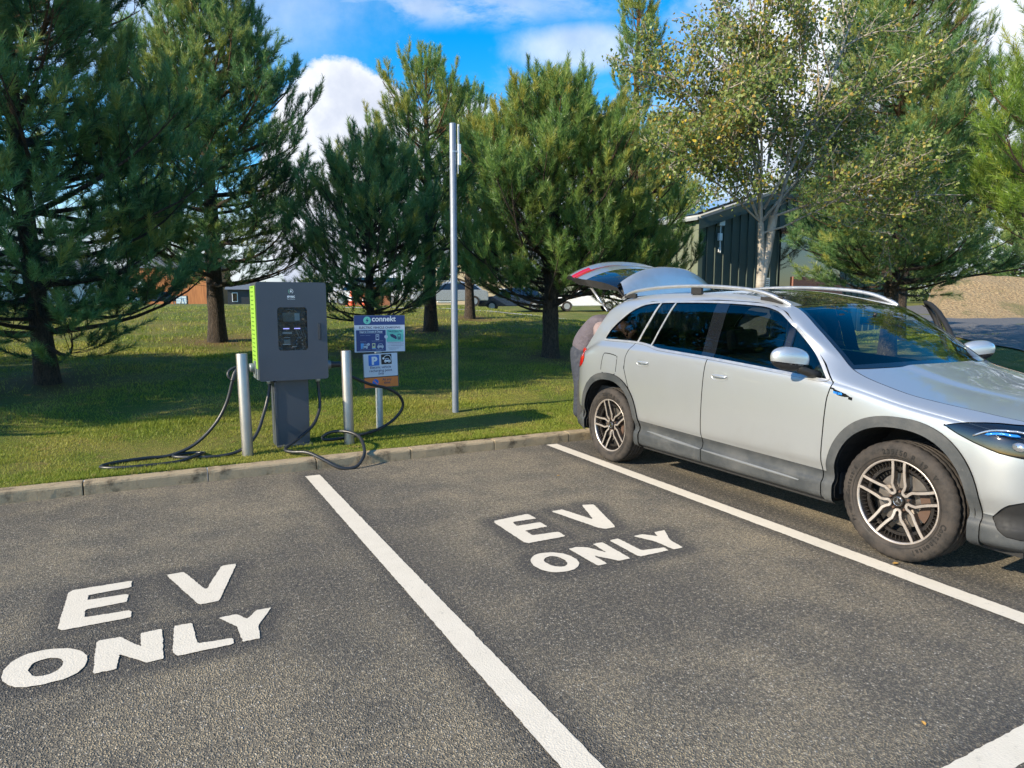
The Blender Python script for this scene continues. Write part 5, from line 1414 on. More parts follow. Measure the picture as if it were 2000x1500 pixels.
# handle, logo
mb = MB(); mb.box((1.404, CGY0 - .004, 1.148), (1.436, CGY0 + .002, 1.312), .0018); mb.box((1.412, CGY0 - .013, 1.160), (1.429, CGY0 - .003, 1.298), .004); rel(mb.obj('handle', mat('dark_handle', (.035, .04, .05), .4), ch), ch)
mb = MB(); lx, lz = 1.163, 1.613
def ring(mb, cx, cz, r0, r1, a0, a1, y, n=24, m=0):
    V = [(cx + r_*math.cos(R(a0 + (a1-a0)*i/n)), y, cz + r_*math.sin(R(a0 + (a1-a0)*i/n))) for r_ in (r0, r1) for i in range(n+1)]
    mb.add(V, [(i, i+1, i+2+n, i+1+n) for i in range(n)], False, m)
ring(mb, lx, lz, .0190, .0225, -60, 110, CGY0 - .0022, m=0); ring(mb, lx, lz, .0190, .0225, 120, 250, CGY0 - .0022, m=1)
text_fit(mb, 'e', lx - .0088, lx + .0088, lz - .0085, CGY0 - .0022, bold=.03)
text_fit(mb, 'evec', 1.128, 1.199, 1.554, CGY0 - .0022, bold=.022)
text_fit(mb, 'for everyone', 1.129, 1.199, 1.537, CGY0 - .0022, bold=.004)
rel(mb.obj('logo', [M['white'], mat('mint_green_print', (.25, .60, .40), .4)], ch, fix=False), ch)
# lime louvred side
mb = MB(); mb.box((CGX0 - .010, CGY0 + .035, CGZ0 + .115), (CGX0 - .001, CGY1 - .02, CGZ1 - .035), .002); sp_ = rel(mb.obj('side_panel', M['lime'], ch), ch)
mb = MB()
for k_ in range(19):
    z = CGZ0 + .150 + k_ * .0405
    mb.box((CGX0 - .0125, CGY0 + .13, z), (CGX0 - .0095, CGY1 - .09, z + .012)); 
o = rel(mb.obj('louvre', M['limeslot'], sp_, fix=False), ch); o.location = (0, 0, 0)
mb = MB(); mb.box((CGX0 - .0005, CGY0 + .035, CGZ0 + .012), (CGX0 - .006, CGY1 - .02, CGZ0 + .108), .002); rel(mb.obj('side_plate', M['charger_side'], ch), ch)
# pedestal
g0 = tz(1.16, 6.95)
mb = MB(); mb.box((1.010, 6.85, g0 - .05), (1.316, 7.05, CGZ0), .006); mb.box((.992, 6.842, g0 - .03), (1.012, 7.06, CGZ0 - .02)); rel(mb.obj('post', M['charger'], ch), ch)
mb = MB(); mb.box((1.000, 6.80, g0 - .02), (1.330, 7.08, g0 + .012), .003); rel(mb.obj('base_plate', M['charger'], ch), ch)
# holsters on both flanks
M['cable'] = mat('black_rubber_cable', (.022, .024, .028), .38, 0, .1, 20)
M['grip'] = mat('black_plug_grip', (.030, .034, .040), .42)
for s_, xx in ((-1, CGX0), (1, CGX1)):
    mb = MB(); M4 = Matrix.Translation((xx + s_*.035, 6.93, .90)) @ Matrix.Rotation(R(90), 4, 'Y')
    mb.lathe([(.0, -.036), (.040, -.036), (.044, -.02), (.044, .03), (.036, .034), (.036, .0)], 24, 'x', (xx + s_*.03, 6.93, .885)); mb.box((xx + (0 if s_ > 0 else -.02), 6.87, .82), (xx + (.02 if s_ > 0 else 0), 6.99, .95), .006)
    rel(mb.obj('holster', M['charger_side'], ch), ch)
for s_, xx in ((-1, .96), (1, 1.425)):
    mb = MB(); mb.lathe([(.0, 0), (.026, 0), (.026, -.03), (.020, -.045), (.018, -.045)], 20, 'z', (xx, 6.93, CGZ0)); rel(mb.obj('cable_gland', M['galv'], ch), ch)

def gy(p, up=.0):   # lay a ground-hugging cable point on the slope or kerb
    x, y = p; z = 0.0 if y < KX - .01 else tz(x, max(y, KX + .13)); return (x, y, z + up)
RC = .0155
def cable(name, pts, label, plug):
    t = empty(name, pts[0], label=label, cat='cable', group='black charging cables hanging from the cabinet')
    P = smooth_path(pts, 10); mb = MB(); mb.tube(P, RC, 12); o = mb.obj('lead', M['cable'], t, fix=False); o.location = -t.location
    return t
def plug(t, p, d, s_):
    """pistol-grip connector: barrel into the holster, looped handle, cable tail"""
    mb = MB()
    p = Vector(p)
    mb.tube([p + Vector((s_*-.07, 0, .0)), p + Vector((s_*-.01, 0, 0)), p + Vector((s_*.04, 0, -.002))], [.034, .036, .030], 16)
    mb.tube(smooth_path([p + Vector((s_*.03, 0, 0)), p + Vector((s_*.085, -.01, -.004)), p + Vector((s_*.125, -.03, -.045)), p + Vector((s_*.15, -.05, -.11))], 5), [.030]*5 + [.026]*5 + [.024]*6, 14)
    mb.tube(smooth_path([p + Vector((s_*.06, -.005, .012)), p + Vector((s_*.125, -.02, .010)), p + Vector((s_*.175, -.035, -.02)), p + Vector((s_*.188, -.05, -.062)), p + Vector((s_*.158, -.052, -.098))], 5), .0125, 10)
    o = mb.obj('plug', M['grip'], t, fix=False); o.location = -t.location
# left lead: gland -> behind the bollard -> loop -> long loop on the grass -> plug on the left flank
pl_p = Vector((CGX0 - .075, 6.93, .885)); tail = pl_p + Vector((-.15, -.05, -.11))
PXL = [(.96, 6.93, .735), (.955, 6.915, .66), (.90, 6.86, .48), (.80, 6.74, .27), (.66, 6.66, .155)]
ground = [(.50, 6.62), (.33, 6.63), (.12, 6.74), (.10, 6.83), (.24, 6.87), (.34, 6.80), (.30, 6.66), (.12, 6.54), (-.14, 6.50), (-.36, 6.53), (-.47, 6.63), (-.38, 6.75), (-.14, 6.82), (.06, 6.84)]
rise = [(.27, 6.86, .20), (.45, 6.87, .37), (.56, 6.88, .56), tuple(tail)]
lift = [.02]*14; lift[5] = .022; lift[6] = .045; lift[1] = .02
c1_ = cable('charging_cable', PXL + [gy(p, l_) for p, l_ in zip(ground, lift)] + rise, 'black cable looping over the grass to the left of the charging cabinet', True)
plug(c1_, pl_p, None, -1)
# right lead: gland -> down over the kerb and back -> standing loop -> behind the bollard -> round in front of the signs -> plug
pr_p = Vector((CGX1 + .075, 6.93, .885)); tail2 = pr_p + Vector((.15, -.05, -.11))
R2 = [(1.425, 6.93, .735), (1.43, 6.915, .60), (1.42, 6.87, .45), (1.33, 6.76, .31), (1.16, 6.62, .215), (1.02, 6.50, .150), (1.06, 6.40, .138), (1.18, 6.28, .142), (1.30, 6.16, .085), (1.42, 6.07, .018), (1.56, 6.05, .018), (1.66, 6.13, .10), (1.70, 6.30, .165), (1.70, 6.46, .215), (1.62, 6.60, .245), (1.50, 6.70, .235), (1.42, 6.74, .19), (1.44, 6.74, .155),
      (1.60, 6.76, .150), (1.80, 6.83, .152), (2.02, 6.92, .175), (2.22, 7.00, .25), (2.33, 7.00, .38), (2.30, 6.98, .50), (2.16, 6.95, .60), (1.95, 6.92, .665), tuple(tail2)]
c2_ = cable('charging_cable', R2, 'black cable falling over the kerb and coiling in front of the two signs', True)
plug(c2_, pr_p, None, 1)

# bollards
for i, (x, y, lab) in enumerate(((.702, 6.62, 'stainless steel bollard left of the charging cabinet'), (1.668, 6.70, 'stainless steel bollard right of the charging cabinet, beside the signs'))):
    g0 = tz(x, y); zt = 1.045 if i == 0 else 1.035
    t = empty('bollard', (x, y, g0), label=lab, cat='bollard', group='stainless steel bollards guarding the charging cabinet')
    mb = MB(); mb.lathe([(.0495, -.1), (.0495, zt - g0 - .004), (.0480, zt - g0)], 40); mb.obj('tube', M['steel'], t, fix=False)
    mb = MB(); mb.lathe([(.0480, zt - g0), (.046, zt - g0 + .002), (0, zt - g0 + .003)], 40); mb.obj('cap', M['steel'], t, fix=False)
    t.rotation_euler = (R(.5), R(-.6 if i else -.9), 0)

# signs on one short post
NAVY = mat('navy_sign_print', (.020, .050, .20), .38); TEAL = mat('teal_sign_print', (.16, .60, .50), .40); SW = mat('white_sign_face', (.66, .70, .78), .35, var=.03); INK = mat('dark_blue_lettering', (.03, .04, .12), .45)
BLUE = mat('blue_sign_print', (.02, .17, .62), .38); BLK = mat('black_sign_print', (.012, .012, .016), .4); ORG = mat('orange_sign_print', (.80, .22, .045), .40); PALE = mat('pale_grey_print', (.50, .55, .62), .5); LBLU = mat('light_blue_print', (.12, .40, .80), .4); CREAM = mat('cream_print', (.60, .62, .35), .45)
SG = [SW, NAVY, TEAL, INK, BLUE, BLK, ORG, PALE, LBLU, CREAM, M['white']]
sy = 7.21; gp_ = tz(2.152, 7.25)
t = empty('sign_post', (2.152, 7.262, gp_), label='short grey post carrying two signs, right of the charging cabinet', cat='post')
mb = MB(); mb.lathe([(.038, -.1), (.038, 1.33 - gp_), (.036, 1.335 - gp_), (0, 1.337 - gp_)], 24); mb.obj('tube', M['galv'], t, fix=False)
def sign(name, x0, z0, x1, z1, rad, label, tilt=0.0):
    cx, cz = (x0+x1)/2, (z0+z1)/2
    t = empty(name, (cx, sy, cz), label=label, cat='sign'); t.rotation_euler = (0, R(tilt), 0)
    mb = MB(); mb.poly([(x-cx, -.003, z-cz) for x, z in rrect(x0, z0, x1, z1, rad)], n=(0, -1, 0), t=.004); mb.obj('plate', M['galv_plain'], t, fix=False)
    return t, cx, cz
def fin_(mb, name, t, cx, cz):
    mb.V = [(v[0]-cx, v[1], v[2]-cz) for v in mb.V]; return mb.obj(name, SG, t, fix=False)
def rect(mb, x0, z0, x1, z1, y, m, rad=0):
    mb.poly([(x, y, z) for x, z in (rrect(x0, z0, x1, z1, rad) if rad else [(x0, z0), (x1, z0), (x1, z1), (x0, z1)])], n=(0, -1, 0), m=m)
L1, L2, L3, L4 = -.0036, -.0044, -.0052, -.0060
# upper sign, drawn in its own 600 x 440 units
t, cx, cz = sign('information_sign', 1.879, .975, 2.443, 1.372, .006, 'blue and white electric vehicle charging sign, upper one on the short post', .3)
A1 = lambda x, y: (1.879 + (x-70)/600*.564, 1.372 - (y-92)/440*.397)
def Rr(mb, xa, ya, xb, yb, y, m, rad=0):
    (a, b), (c, d) = A1(xa, yb), A1(xb, ya); rect(mb, a, b, c, d, y, m, rad)
def disc(mb, x, y, r, lay, m, A, n=28, sc=.00094):
    cx_, cz_ = A(x, y); mb.poly([(cx_ + r*sc*math.cos(2*math.pi*i/n), lay, cz_ + r*sc*math.sin(2*math.pi*i/n)) for i in range(n)], n=(0, -1, 0), m=m)
mb = MB(); Rr(mb, 73, 95, 667, 529, L1, 0); Rr(mb, 73, 95, 667, 207, L2, 1)
Rr(mb, 92, 268, 437, 521, L2, 1, .006); Rr(mb, 447, 265, 652, 412, L2, 2, .006); disc(mb, 441, 350, 21, L3, 0, A1)
def T1(txt, xa, xb, base, h=None, m=0, bold=0.0, y=L3, A=A1, unit=.000902):
    a, b = A(xa, base); c, d = A(xb, base); text_fit(mb, txt, a, c, b, y, m, bold, None if h is None else h*unit)
disc(mb, 221, 152, 44, L3, 2, A1)
bolt = [(228, 118), (204, 158), (219, 158), (211, 188), (240, 146), (224, 146)]; mb.poly([(A1(x, y)[0], L4, A1(x, y)[1]) for x, y in bolt], n=(0, -1, 0), m=1)
T1('connekt', 277, 560, 164, None, 10, .022)
T1('ELECTRIC VEHICLE CHARGING', 128, 612, 250, 26, 3, .012)
T1('Steps to Connekt & Charge', 132, 398, 297, 22, 10, .03); T1('Scan & Quick Pay', 470, 634, 291, 19, 3, .03)
Rr(mb, 130, 305, 405, 308, L3, 7); Rr(mb, 500, 301, 600, 303, L3, 3)
Rr(mb, 318, 320, 358, 388, L3, 0, .003); Rr(mb, 324, 328, 352, 376, L4, 1); Rr(mb, 330, 336, 346, 352, L4 - .0006, 7)
# vehicles and charger pictograms
def car_icon(x, y, w, h, m, A, lay=L3):
    P_ = [(0, .75), (.02, .45), (.12, .38), (.25, .05), (.75, .05), (.9, .38), (1, .45), (1, .75)]
    mb.poly([(A(x + a*w, y + b*h)[0], lay, A(x + a*w, y + b*h)[1]) for a, b in P_], n=(0, -1, 0), m=m)
    W_ = [(.2, .38), (.3, .14), (.7, .14), (.82, .38)]; mb.poly([(A(x + a*w, y + b*h)[0], lay - .0008, A(x + a*w, y + b*h)[1]) for a, b in W_], n=(0, -1, 0), m=1 if m != 1 else 0)
    for a in (.2, .8): disc(mb, x + a*w, y + h*.78, h*.16, lay - .0008, 7, A, 12)
car_icon(160, 428, 64, 66, 7, A1); car_icon(335, 428, 76, 66, 7, A1)
Rr(mb, 142, 425, 176, 490, L4, 8, .002); Rr(mb, 274, 424, 312, 490, L4, 9, .002); Rr(mb, 281, 436, 303, 458, L4 - .0008, 1); Rr(mb, 272, 484, 320, 492, L4 - .0008, 8); disc(mb, 231, 438, 15, L4, 0, A1); T1('!', 227, 234, 446, 16, 1, .02, L4 - .0008)
for (xa, xb, yy) in ((138, 190, 330), (200, 256, 330), (270, 408, 398), (135, 205, 405), (130, 255, 503), (275, 410, 503), (315, 380, 509), (460, 620, 424), (470, 655, 438), (500, 640, 452), (462, 620, 476), (470, 590, 490), (475, 560, 503)):
    Rr(mb, xa, yy, xb, yy + 2.2, L3, 7 if xa < 440 else 3)
Rr(mb, 455, 418, 655, 420, L3, 1); Rr(mb, 455, 458, 655, 460, L3, 1)
# hand with card reader
hd = [(487, 322), (520, 318), (560, 340), (572, 372), (560, 382), (530, 366), (500, 350)]; mb.poly([(A1(x, y)[0], L3, A1(x, y)[1]) for x, y in hd], n=(0, -1, 0), m=3)
Rr(mb, 580, 318, 616, 386, L3, 3, .003); Rr(mb, 585, 326, 611, 352, L4, 2)
for k_ in range(6): Rr(mb, 586 + 9*(k_ % 3), 358 + 11*(k_//3), 592 + 9*(k_ % 3), 364 + 11*(k_//3), L4, 2)
fin_(mb, 'sign_face', t, cx, cz)
# lower sign
t, cx, cz = sign('parking_sign', 1.968, .585, 2.358, .964, .012, 'white and orange parking sign below the blue sign, electric vehicles only', -1.2)
A2 = lambda x, y: (1.968 + (x-180)/420*.390, .964 - (y-535)/430*.379)
def R2_(xa, ya, xb, yb, y, m, rad=0):
    (a, b), (c, d) = A2(xa, yb), A2(xb, ya); rect(mb, a, b, c, d, y, m, rad)
mb = MB(); R2_(183, 538, 597, 962, L1, 5, .010); R2_(187, 542, 593, 826, L2, 0, .008); R2_(187, 836, 593, 958, L2, 6, .008)
R2_(245, 556, 373, 688, L3, 4, .006); R2_(397, 553, 523, 678, L3, 5, .006)
def T2(txt, xa, xb, base, h=None, m=3, bold=0.0, y=L3): T1(txt, xa, xb, base, h, m, bold, y, A2, .00090)
T2('P', 283, 352, 668, 90, 10, .05, L4)
# car with charging lead round it
car_icon(432, 602, 72, 62, 10, A2, L4)
pp = [(414, 612), (430, 592), (446, 576), (470, 566), (496, 572), (513, 594), (516, 622), (508, 648), (500, 655)]
for (a, b), (c, d) in zip(pp[:-1], pp[1:]):
    p0, p1 = np.array(A2(a, b)), np.array(A2(c, d)); dv = p1-p0; nn = np.array([-dv[1], dv[0]]) / np.linalg.norm(dv) * .0032; dv = dv/np.linalg.norm(dv)*.0012
    mb.poly([(q[0], L4 - .0004, q[1]) for q in (p0+nn-dv, p1+nn+dv, p1-nn+dv, p0-nn-dv)], n=(0, -1, 0), m=10)
disc(mb, 424, 604, 13, L4 - .0008, 10, A2)
T2('Electric vehicle', 262, 512, 724, None, 3, .010); T2('recharging point', 252, 524, 765, None, 3, .010); T2('only', 356, 424, 802, None, 3, .010)
T2('At any', 402, 512, 880, None, 3, .014); T2('time', 420, 496, 920, None, 3, .014)
disc(mb, 318, 893, 38, L3, 6, A2); disc(mb, 318, 893, 36, L4, 4, A2)
sl = [(292, 872), (299, 865), (344, 914), (337, 921)]; mb.poly([(A2(x, y)[0], L4 - .0008, A2(x, y)[1]) for x, y in sl], n=(0, -1, 0), m=6)
fin_(mb, 'sign_face', t, cx, cz)

# plain pole with a small aerial
g0 = tz(3.228, 7.66)
t = empty('grey_pole', (3.228, 7.66, g0), label='tall plain grey metal pole on the grass, without a lamp', cat='pole')
mb = MB(); mb.lathe([(.0405, -.15), (.0405, 3.59 - g0), (.037, 3.597 - g0), (0, 3.60 - g0)], 28); mb.obj('tube', M['galv_plain'], t, fix=False)
mb = MB(); mb.tube([(.052, -.035, 3.17 - g0), (.052, -.035, 3.585 - g0)], .0055, 8); mb.tube([(.068, -.025, 3.22 - g0), (.068, -.025, 3.59 - g0)], .0045, 8); mb.box((.046, -.05, 3.12 - g0), (.084, -.012, 3.36 - g0), .004); mb.obj('aerial', M['white'], t, fix=False)
mb = MB(); mb.lathe([(.0425, 3.265 - g0), (.0425, 3.28 - g0)], 24); mb.box((.030, -.045, 3.262 - g0), (.06, -.03, 3.284 - g0), .002); mb.obj('bracket', M['galv'], t, fix=False)
mb = MB(); mb.tube([(.05, -.035, 3.13 - g0), (.048, -.04, 3.02 - g0)], .005, 6); mb.obj('aerial_lead', M['galv'], t, fix=False)

# ================================================================== person bending into the boot
def skin(name, chains, m_, parent, lv=2, root=None):
    K_ = 1.0 if name == 'body' else 1.25
    """chains: list of [(x, y, z, r), ...]; points that coincide are merged"""
    vs, es, rs = [], [], []
    def vid(p):
        for i, q in enumerate(vs):
            if (Vector(q) - Vector(p[:3])).length < 1e-4: return i
        vs.append(tuple(p[:3])); rs.append(p[3]); return len(vs) - 1
    for c_ in chains:
        ids = [vid(p) for p in c_]
        for a, b in zip(ids[:-1], ids[1:]):
            if a != b and (a, b) not in es: es.append((a, b))
    me = bpy.data.meshes.new(name); me.from_pydata(vs, es, []); o = bpy.data.objects.new(name, me); col.objects.link(o)
    mod = o.modifiers.new('s', 'SKIN'); mod.use_smooth_shade = True
    if not me.skin_vertices: me.attributes.new('s', 'FLOAT', 'POINT')
    sk = me.skin_vertices[0].data if len(me.skin_vertices) else None
    if sk is None: return o
    for i, r_ in enumerate(rs): sk[i].radius = (r_*K_, r_*K_) if not isinstance(r_, tuple) else r_; sk[i].use_root = (i == 0)
    o.modifiers.new('u', 'SUBSURF').levels = lv; o.modifiers['u'].render_levels = lv
    dg = bpy.context.evaluated_depsgraph_get(); dg.update()
    m2 = bpy.data.meshes.new_from_object(o.evaluated_get(dg)); m2.name = name
    bpy.data.objects.remove(o); m2.materials.clear()
    m2.polygons.foreach_set('use_smooth', np.ones(len(m2.polygons), bool))
    return link(name, m2, m_, parent)
px_, py_, pz_ = 4.375, 6.43, tz(4.375, 6.43)
pe = empty('person', (px_, py_, .12), label='person in grey top and blue trousers bending into the open car boot', cat='person')
D = lambda x, y, z, r: (x, y, z - .0, r)
pel = (.03, .10, .86); 
body = [[(*pel, .125), (.045, .02, .99, .115), (.06, -.13, 1.10, .120), (.07, -.30, 1.15, .125), (.08, -.42, 1.15, .085), (.085, -.50, 1.12, .052), (.09, -.57, 1.10, .062), (.095, -.64, 1.07, .088), (.10, -.70, 1.03, .075)],
        [(*pel, .125), (-.065, .09, .80, .088), (-.085, .01, .45, .056), (-.09, .06, .08, .040), (-.09, -.05, .03, .036), (-.09, -.12, .022, .03)],
        [(*pel, .125), (.125, .09, .80, .088), (.14, -.02, .45, .056), (.145, .05, .08, .040), (.145, -.06, .03, .036), (.145, -.13, .022, .03)],
        [(.07, -.30, 1.15, .125), (-.085, -.33, 1.10, .062), (-.13, -.42, .90, .042), (-.10, -.62, .80, .032), (-.09, -.68, .79, .030)],
        [(.07, -.30, 1.15, .125), (.225, -.33, 1.10, .062), (.27, -.42, .90, .042), (.24, -.62, .80, .032), (.23, -.68, .79, .030)]]
for sx, hx in ((-.09, -1), (.23, 1)):
    for f_, (ox, l_) in enumerate(((-.022, .036), (-.008, .042), (.008, .040), (.022, .032))):
        body.append([(sx, -.68, .79, .030), (sx + ox, -.725, .785, .009), (sx + ox*1.15, -.725 - l_, .775, .0085), (sx + ox*1.2, -.725 - l_ - .018, .755, .0075)])
    body.append([(sx, -.68, .79, .030), (sx - hx*.035, -.70, .785, .010), (sx - hx*.048, -.735, .775, .009)])
skinm = mat('skin', (.42, .24, .17), .5)
skin('body', body, skinm, pe)
grey = mat('grey_lilac_top', (.105, .092, .115), .85, bmp=.03, bscale=9); sleeve = mat('dusty_pink_sleeve', (.24, .185, .19), .85, bmp=.03, bscale=10); jeans = mat('blue_grey_trousers', (.032, .038, .055), .85, bmp=.03, bscale=10)
skin('jacket', [[(.033, .125, .80, .150), (.035, .11, .90, .155), (.045, .03, 1.00, .150), (.06, -.13, 1.115, .150), (.07, -.30, 1.165, .150), (.08, -.41, 1.15, .088)],
                [(.07, -.30, 1.165, .150), (-.085, -.33, 1.10, .078)], [(.07, -.30, 1.165, .150), (.225, -.33, 1.10, .078)]], grey, pe)
skin('sleeve', [[(-.04, -.30, 1.12, .085), (-.085, -.33, 1.10, .082), (-.135, -.42, .90, .060), (-.10, -.61, .80, .044)]], sleeve, pe)
skin('sleeve', [[(.18, -.30, 1.12, .085), (.225, -.33, 1.10, .082), (.275, -.42, .90, .060), (.24, -.61, .80, .044)]], sleeve, pe)
skin('trousers', [[(.03, .09, .97, .125), (.03, .10, .86, .135), (-.065, .095, .76, .112), (-.085, .015, .45, .084), (-.09, .06, .16, .068), (-.09, .06, .07, .066)], [(.03, .10, .86, .135), (.125, .095, .76, .112), (.14, -.015, .45, .084), (.145, .05, .16, .068), (.145, .05, .07, .066)]], jeans, pe)
for xx in (-.09, .145):
    skin('shoe', [[(xx, .075, .045, .045), (xx, -.03, .045, .044), (xx, -.10, .035, .036), (xx, -.155, .03, .026)]], mat('dark_shoe', (.03, .035, .04), .5), pe)
skin('hair', [[(.092, -.58, 1.135, .060), (.095, -.64, 1.120, .088), (.10, -.70, 1.085, .070)]], mat('brown_hair', (.10, .06, .035), .7, bmp=.01, bscale=60), pe)
V, F = superell((0, 0, 0), (.014, .020, .018), 1, 1, 12, 8)
for s_ in (-1, 1):
    mb = MB(); mb.add([(p[0] + .097 + s_*.088, p[1] - .645, p[2] + 1.06) for p in V], F, True); mb.obj('ear', skinm, pe)
mb = MB(); mb.add([(p[0]*.7 + .10, p[1] - .735, p[2] + .985) for p in V], F, True); mb.obj('nose', skinm, pe)
for s_ in (-1, 1):
    mb = MB(); mb.add([(p[0]*.6 + .10 + s_*.03, p[1]*.5 - .765, p[2]*.5 + 1.015) for p in V], F, True); mb.obj('eye', M['black'], pe)
mb = MB(); mb.add([(p[0]*1.6 + .10, p[1]*.5 - .705, p[2]*.3 + .955) for p in V], F, True); mb.obj('mouth', sleeve, pe)

# ================================================================== buildings and things beyond
SHG = None
def ribbed(name, c, scale):
    m, nt, b = new_mat(name); v = coord(nt); n = noise(nt, v, 1.6, 4, .6)
    set_in(nt, b, 'Base Color', mixc(nt, n, tuple(x*.85 for x in c), tuple(x*1.12 for x in c))); b.inputs['Roughness'].default_value = .55; return m
M['shed_dark'] = ribbed('dark_green_cladding', (.048, .070, .058), 1); M['shed_sunlit'] = ribbed('sunlit_green_cladding', (.15, .17, .115), 1)  # same green shed: the side wall's sunlight is put into a paler colour
sx0, sx1, sy0, sy1 = 15.45, 26.0, 16.7, 19.6
shed = empty('shed', (sx0, sy0, tz(sx0, sy0)), label='dark green ribbed shed with solar panels on its roof, behind the birch', cat='shed')
def rl(o, r_): o.location = -r_.location; return o
zb = tz(20, 16.7) - .6; ea, ap, ax_ = 4.15, 5.75, 20.6
mb = MB()
x = sx0
def roofz(x): return ea + (ap - ea) * (1 - abs(x - ax_) / (ax_ - sx0))
while x < sx1:
    a, b_, c_ = x, min(x + .30, sx1), min(x + .36, sx1)
    mb.add([(a, sy0, zb), (b_, sy0, zb), (b_, sy0, roofz(b_)), (a, sy0, roofz(a))], [(0, 1, 2, 3)])
    mb.add([(b_, sy0, zb), (b_ + .012, sy0 - .035, zb), (c_ - .012, sy0 - .035, zb), (c_, sy0, zb), (b_, sy0, roofz(b_)), (b_ + .012, sy0 - .035, roofz(b_)), (c_ - .012, sy0 - .035, roofz(c_)), (c_, sy0, roofz(c_))], [(0, 1, 5, 4), (1, 2, 6, 5), (2, 3, 7, 6)]); x += .36
rl(mb.obj('front_wall', M['shed_dark'], shed), shed)
mb = MB(); y = sy0
while y < sy1:
    mb.add([(sx0, y, zb), (sx0, y + .30, zb), (sx0, y + .30, ea), (sx0, y, ea)], [(0, 1, 2, 3)])
    mb.add([(sx0, y+.30, zb), (sx0 - .04, y+.315, zb), (sx0 - .04, y+.345, zb), (sx0, y+.36, zb), (sx0, y+.30, ea), (sx0-.04, y+.315, ea), (sx0-.04, y+.345, ea), (sx0, y+.36, ea)], [(0, 1, 5, 4), (1, 2, 6, 5), (2, 3, 7, 6)]); y += .36
mb.box((sx0 - .06, sy0 - .05, zb), (sx0 + .12, sy0 + .1, ea))
rl(mb.obj('side_wall', M['shed_sunlit'], shed), shed)
mb = MB(); mb.add([(sx1, sy0, zb), (sx1, sy1, zb), (sx1, sy1, roofz(sx1)), (sx1, sy0, roofz(sx1)), (sx0, sy1, zb), (sx0, sy1, ea), (ax_, sy1, ap)], [(0, 1, 2, 3), (1, 4, 5, 6, 2)]); rl(mb.obj('rear_wall', M['shed_dark'], shed, fix=False), shed)
mb = MB()
for (xa, xb) in ((sx0 - .25, ax_), (ax_, sx1 + .25)):
    za, zc = roofz(xa) + .02, roofz(xb) + .02
    mb.add([(xa, sy0 - .18, za), (xb, sy0 - .18, zc), (xb, sy1 + .1, zc), (xa, sy1 + .1, za), (xa, sy0 - .18, za + .09), (xb, sy0 - .18, zc + .09), (xb, sy1 + .1, zc + .09), (xa, sy1 + .1, za + .09)], [(0, 3, 2, 1), (4, 5, 6, 7), (0, 1, 5, 4), (1, 2, 6, 5), (2, 3, 7, 6), (3, 0, 4, 7)])
rl(mb.obj('roof', mat('grey_roof_sheet', (.25, .27, .28), .5), shed), shed)
mb = MB()
for (xa, xb) in ((sx0 - .22, ax_),):
    mb.add([(xa, sy0 - .22, roofz(xa) - .30), (xb, sy0 - .22, roofz(xb) - .30), (xb, sy0 - .22, roofz(xb) + .02), (xa, sy0 - .22, roofz(xa) + .02), (xa, sy0 - .05, roofz(xa) - .30), (xb, sy0 - .05, roofz(xb) - .30)], [(0, 1, 2, 3), (0, 4, 5, 1)])
rl(mb.obj('barge_board', M['shed_dark'], shed, fix=False), shed)
mb = MB(); mb.tube([(sx0 - .12, sy0 - .25, ea + .05), (sx0 - .12, sy1, ea + .05)], .07, 8); mb.tube([(sx0 - .22, sy0 - .27, roofz(sx0-.2) + .12), (ax_, sy0 - .27, roofz(ax_) + .12)], .022, 6); rl(mb.obj('gutter', mat('grey_gutter', (.35, .36, .34), .4), shed), shed)
for k_ in range(3):
    for j_ in range(1):
        x0 = sx0 + .15 + k_*1.25; x1 = x0 + 1.18; y0 = sy0 + .25 + j_*1.75
        mb = MB(); mb.add([(x0, y0, roofz(x0)+.19), (x1, y0, roofz(x1)+.19), (x1, y0+1.68, roofz(x1)+.19), (x0, y0+1.68, roofz(x0)+.19), (x0, y0, roofz(x0)+.15), (x1, y0, roofz(x1)+.15), (x1, y0+1.68, roofz(x1)+.15), (x0, y0+1.68, roofz(x0)+.15)], [(0, 1, 2, 3), (7, 6, 5, 4), (0, 4, 5, 1), (1, 5, 6, 2), (2, 6, 7, 3), (3, 7, 4, 0)])
        rl(mb.obj('solar_panel', M['blackgloss'], shed), shed)
mb = MB(); mb.box((16.16, sy0 - .16, 3.97), (16.40, sy0 - .01, 4.25), .03); mb.tube([(16.26, sy0 - .10, 3.98), (16.28, sy0 - .08, 3.45)], .018, 6); mb.box((16.19, sy0 - .13, 3.50), (16.33, sy0 - .03, 3.74), .02); mb.tube([(16.27, sy0-.08, 3.5), (16.29, sy0 - .08, 3.12)], .026, 6); mb.tube([(16.22, sy0-.08, 3.28), (16.22, sy0 - .08, 3.14)], .015, 6)
rl(mb.obj('camera_box', M['white'], shed, fix=False), shed)
mb = MB(); mb.box((18.95, sy0 - .75, 3.95), (22.4, sy0, 4.02)); mb.box((19.1, sy0 - .05, 2.0), (22.2, sy0 - .03, 3.94)); rl(mb.obj('canopy', M['blackgloss'], shed), shed)
mb = MB(); mb.box((19.7, sy0 - .12, zb), (22.3, sy0 - .06, 2.42)); rl(mb.obj('door', mat('faded_red_door', (.24, .11, .085), .7), shed), shed)
mb = MB(); mb.box((18.36, sy0 - .06, 2.02), (18.62, sy0 - .036, 2.36)); o = rl(mb.obj('notice', M['white'], shed), shed)
mb = MB(); [mb.box((18.40, sy0 - .064, 2.28 - .06*k_), (18.58, sy0 - .061, 2.30 - .06*k_)) for k_ in range(4)]; rl(mb.obj('notice_print', BLK, o), shed).location = (0, 0, 0)

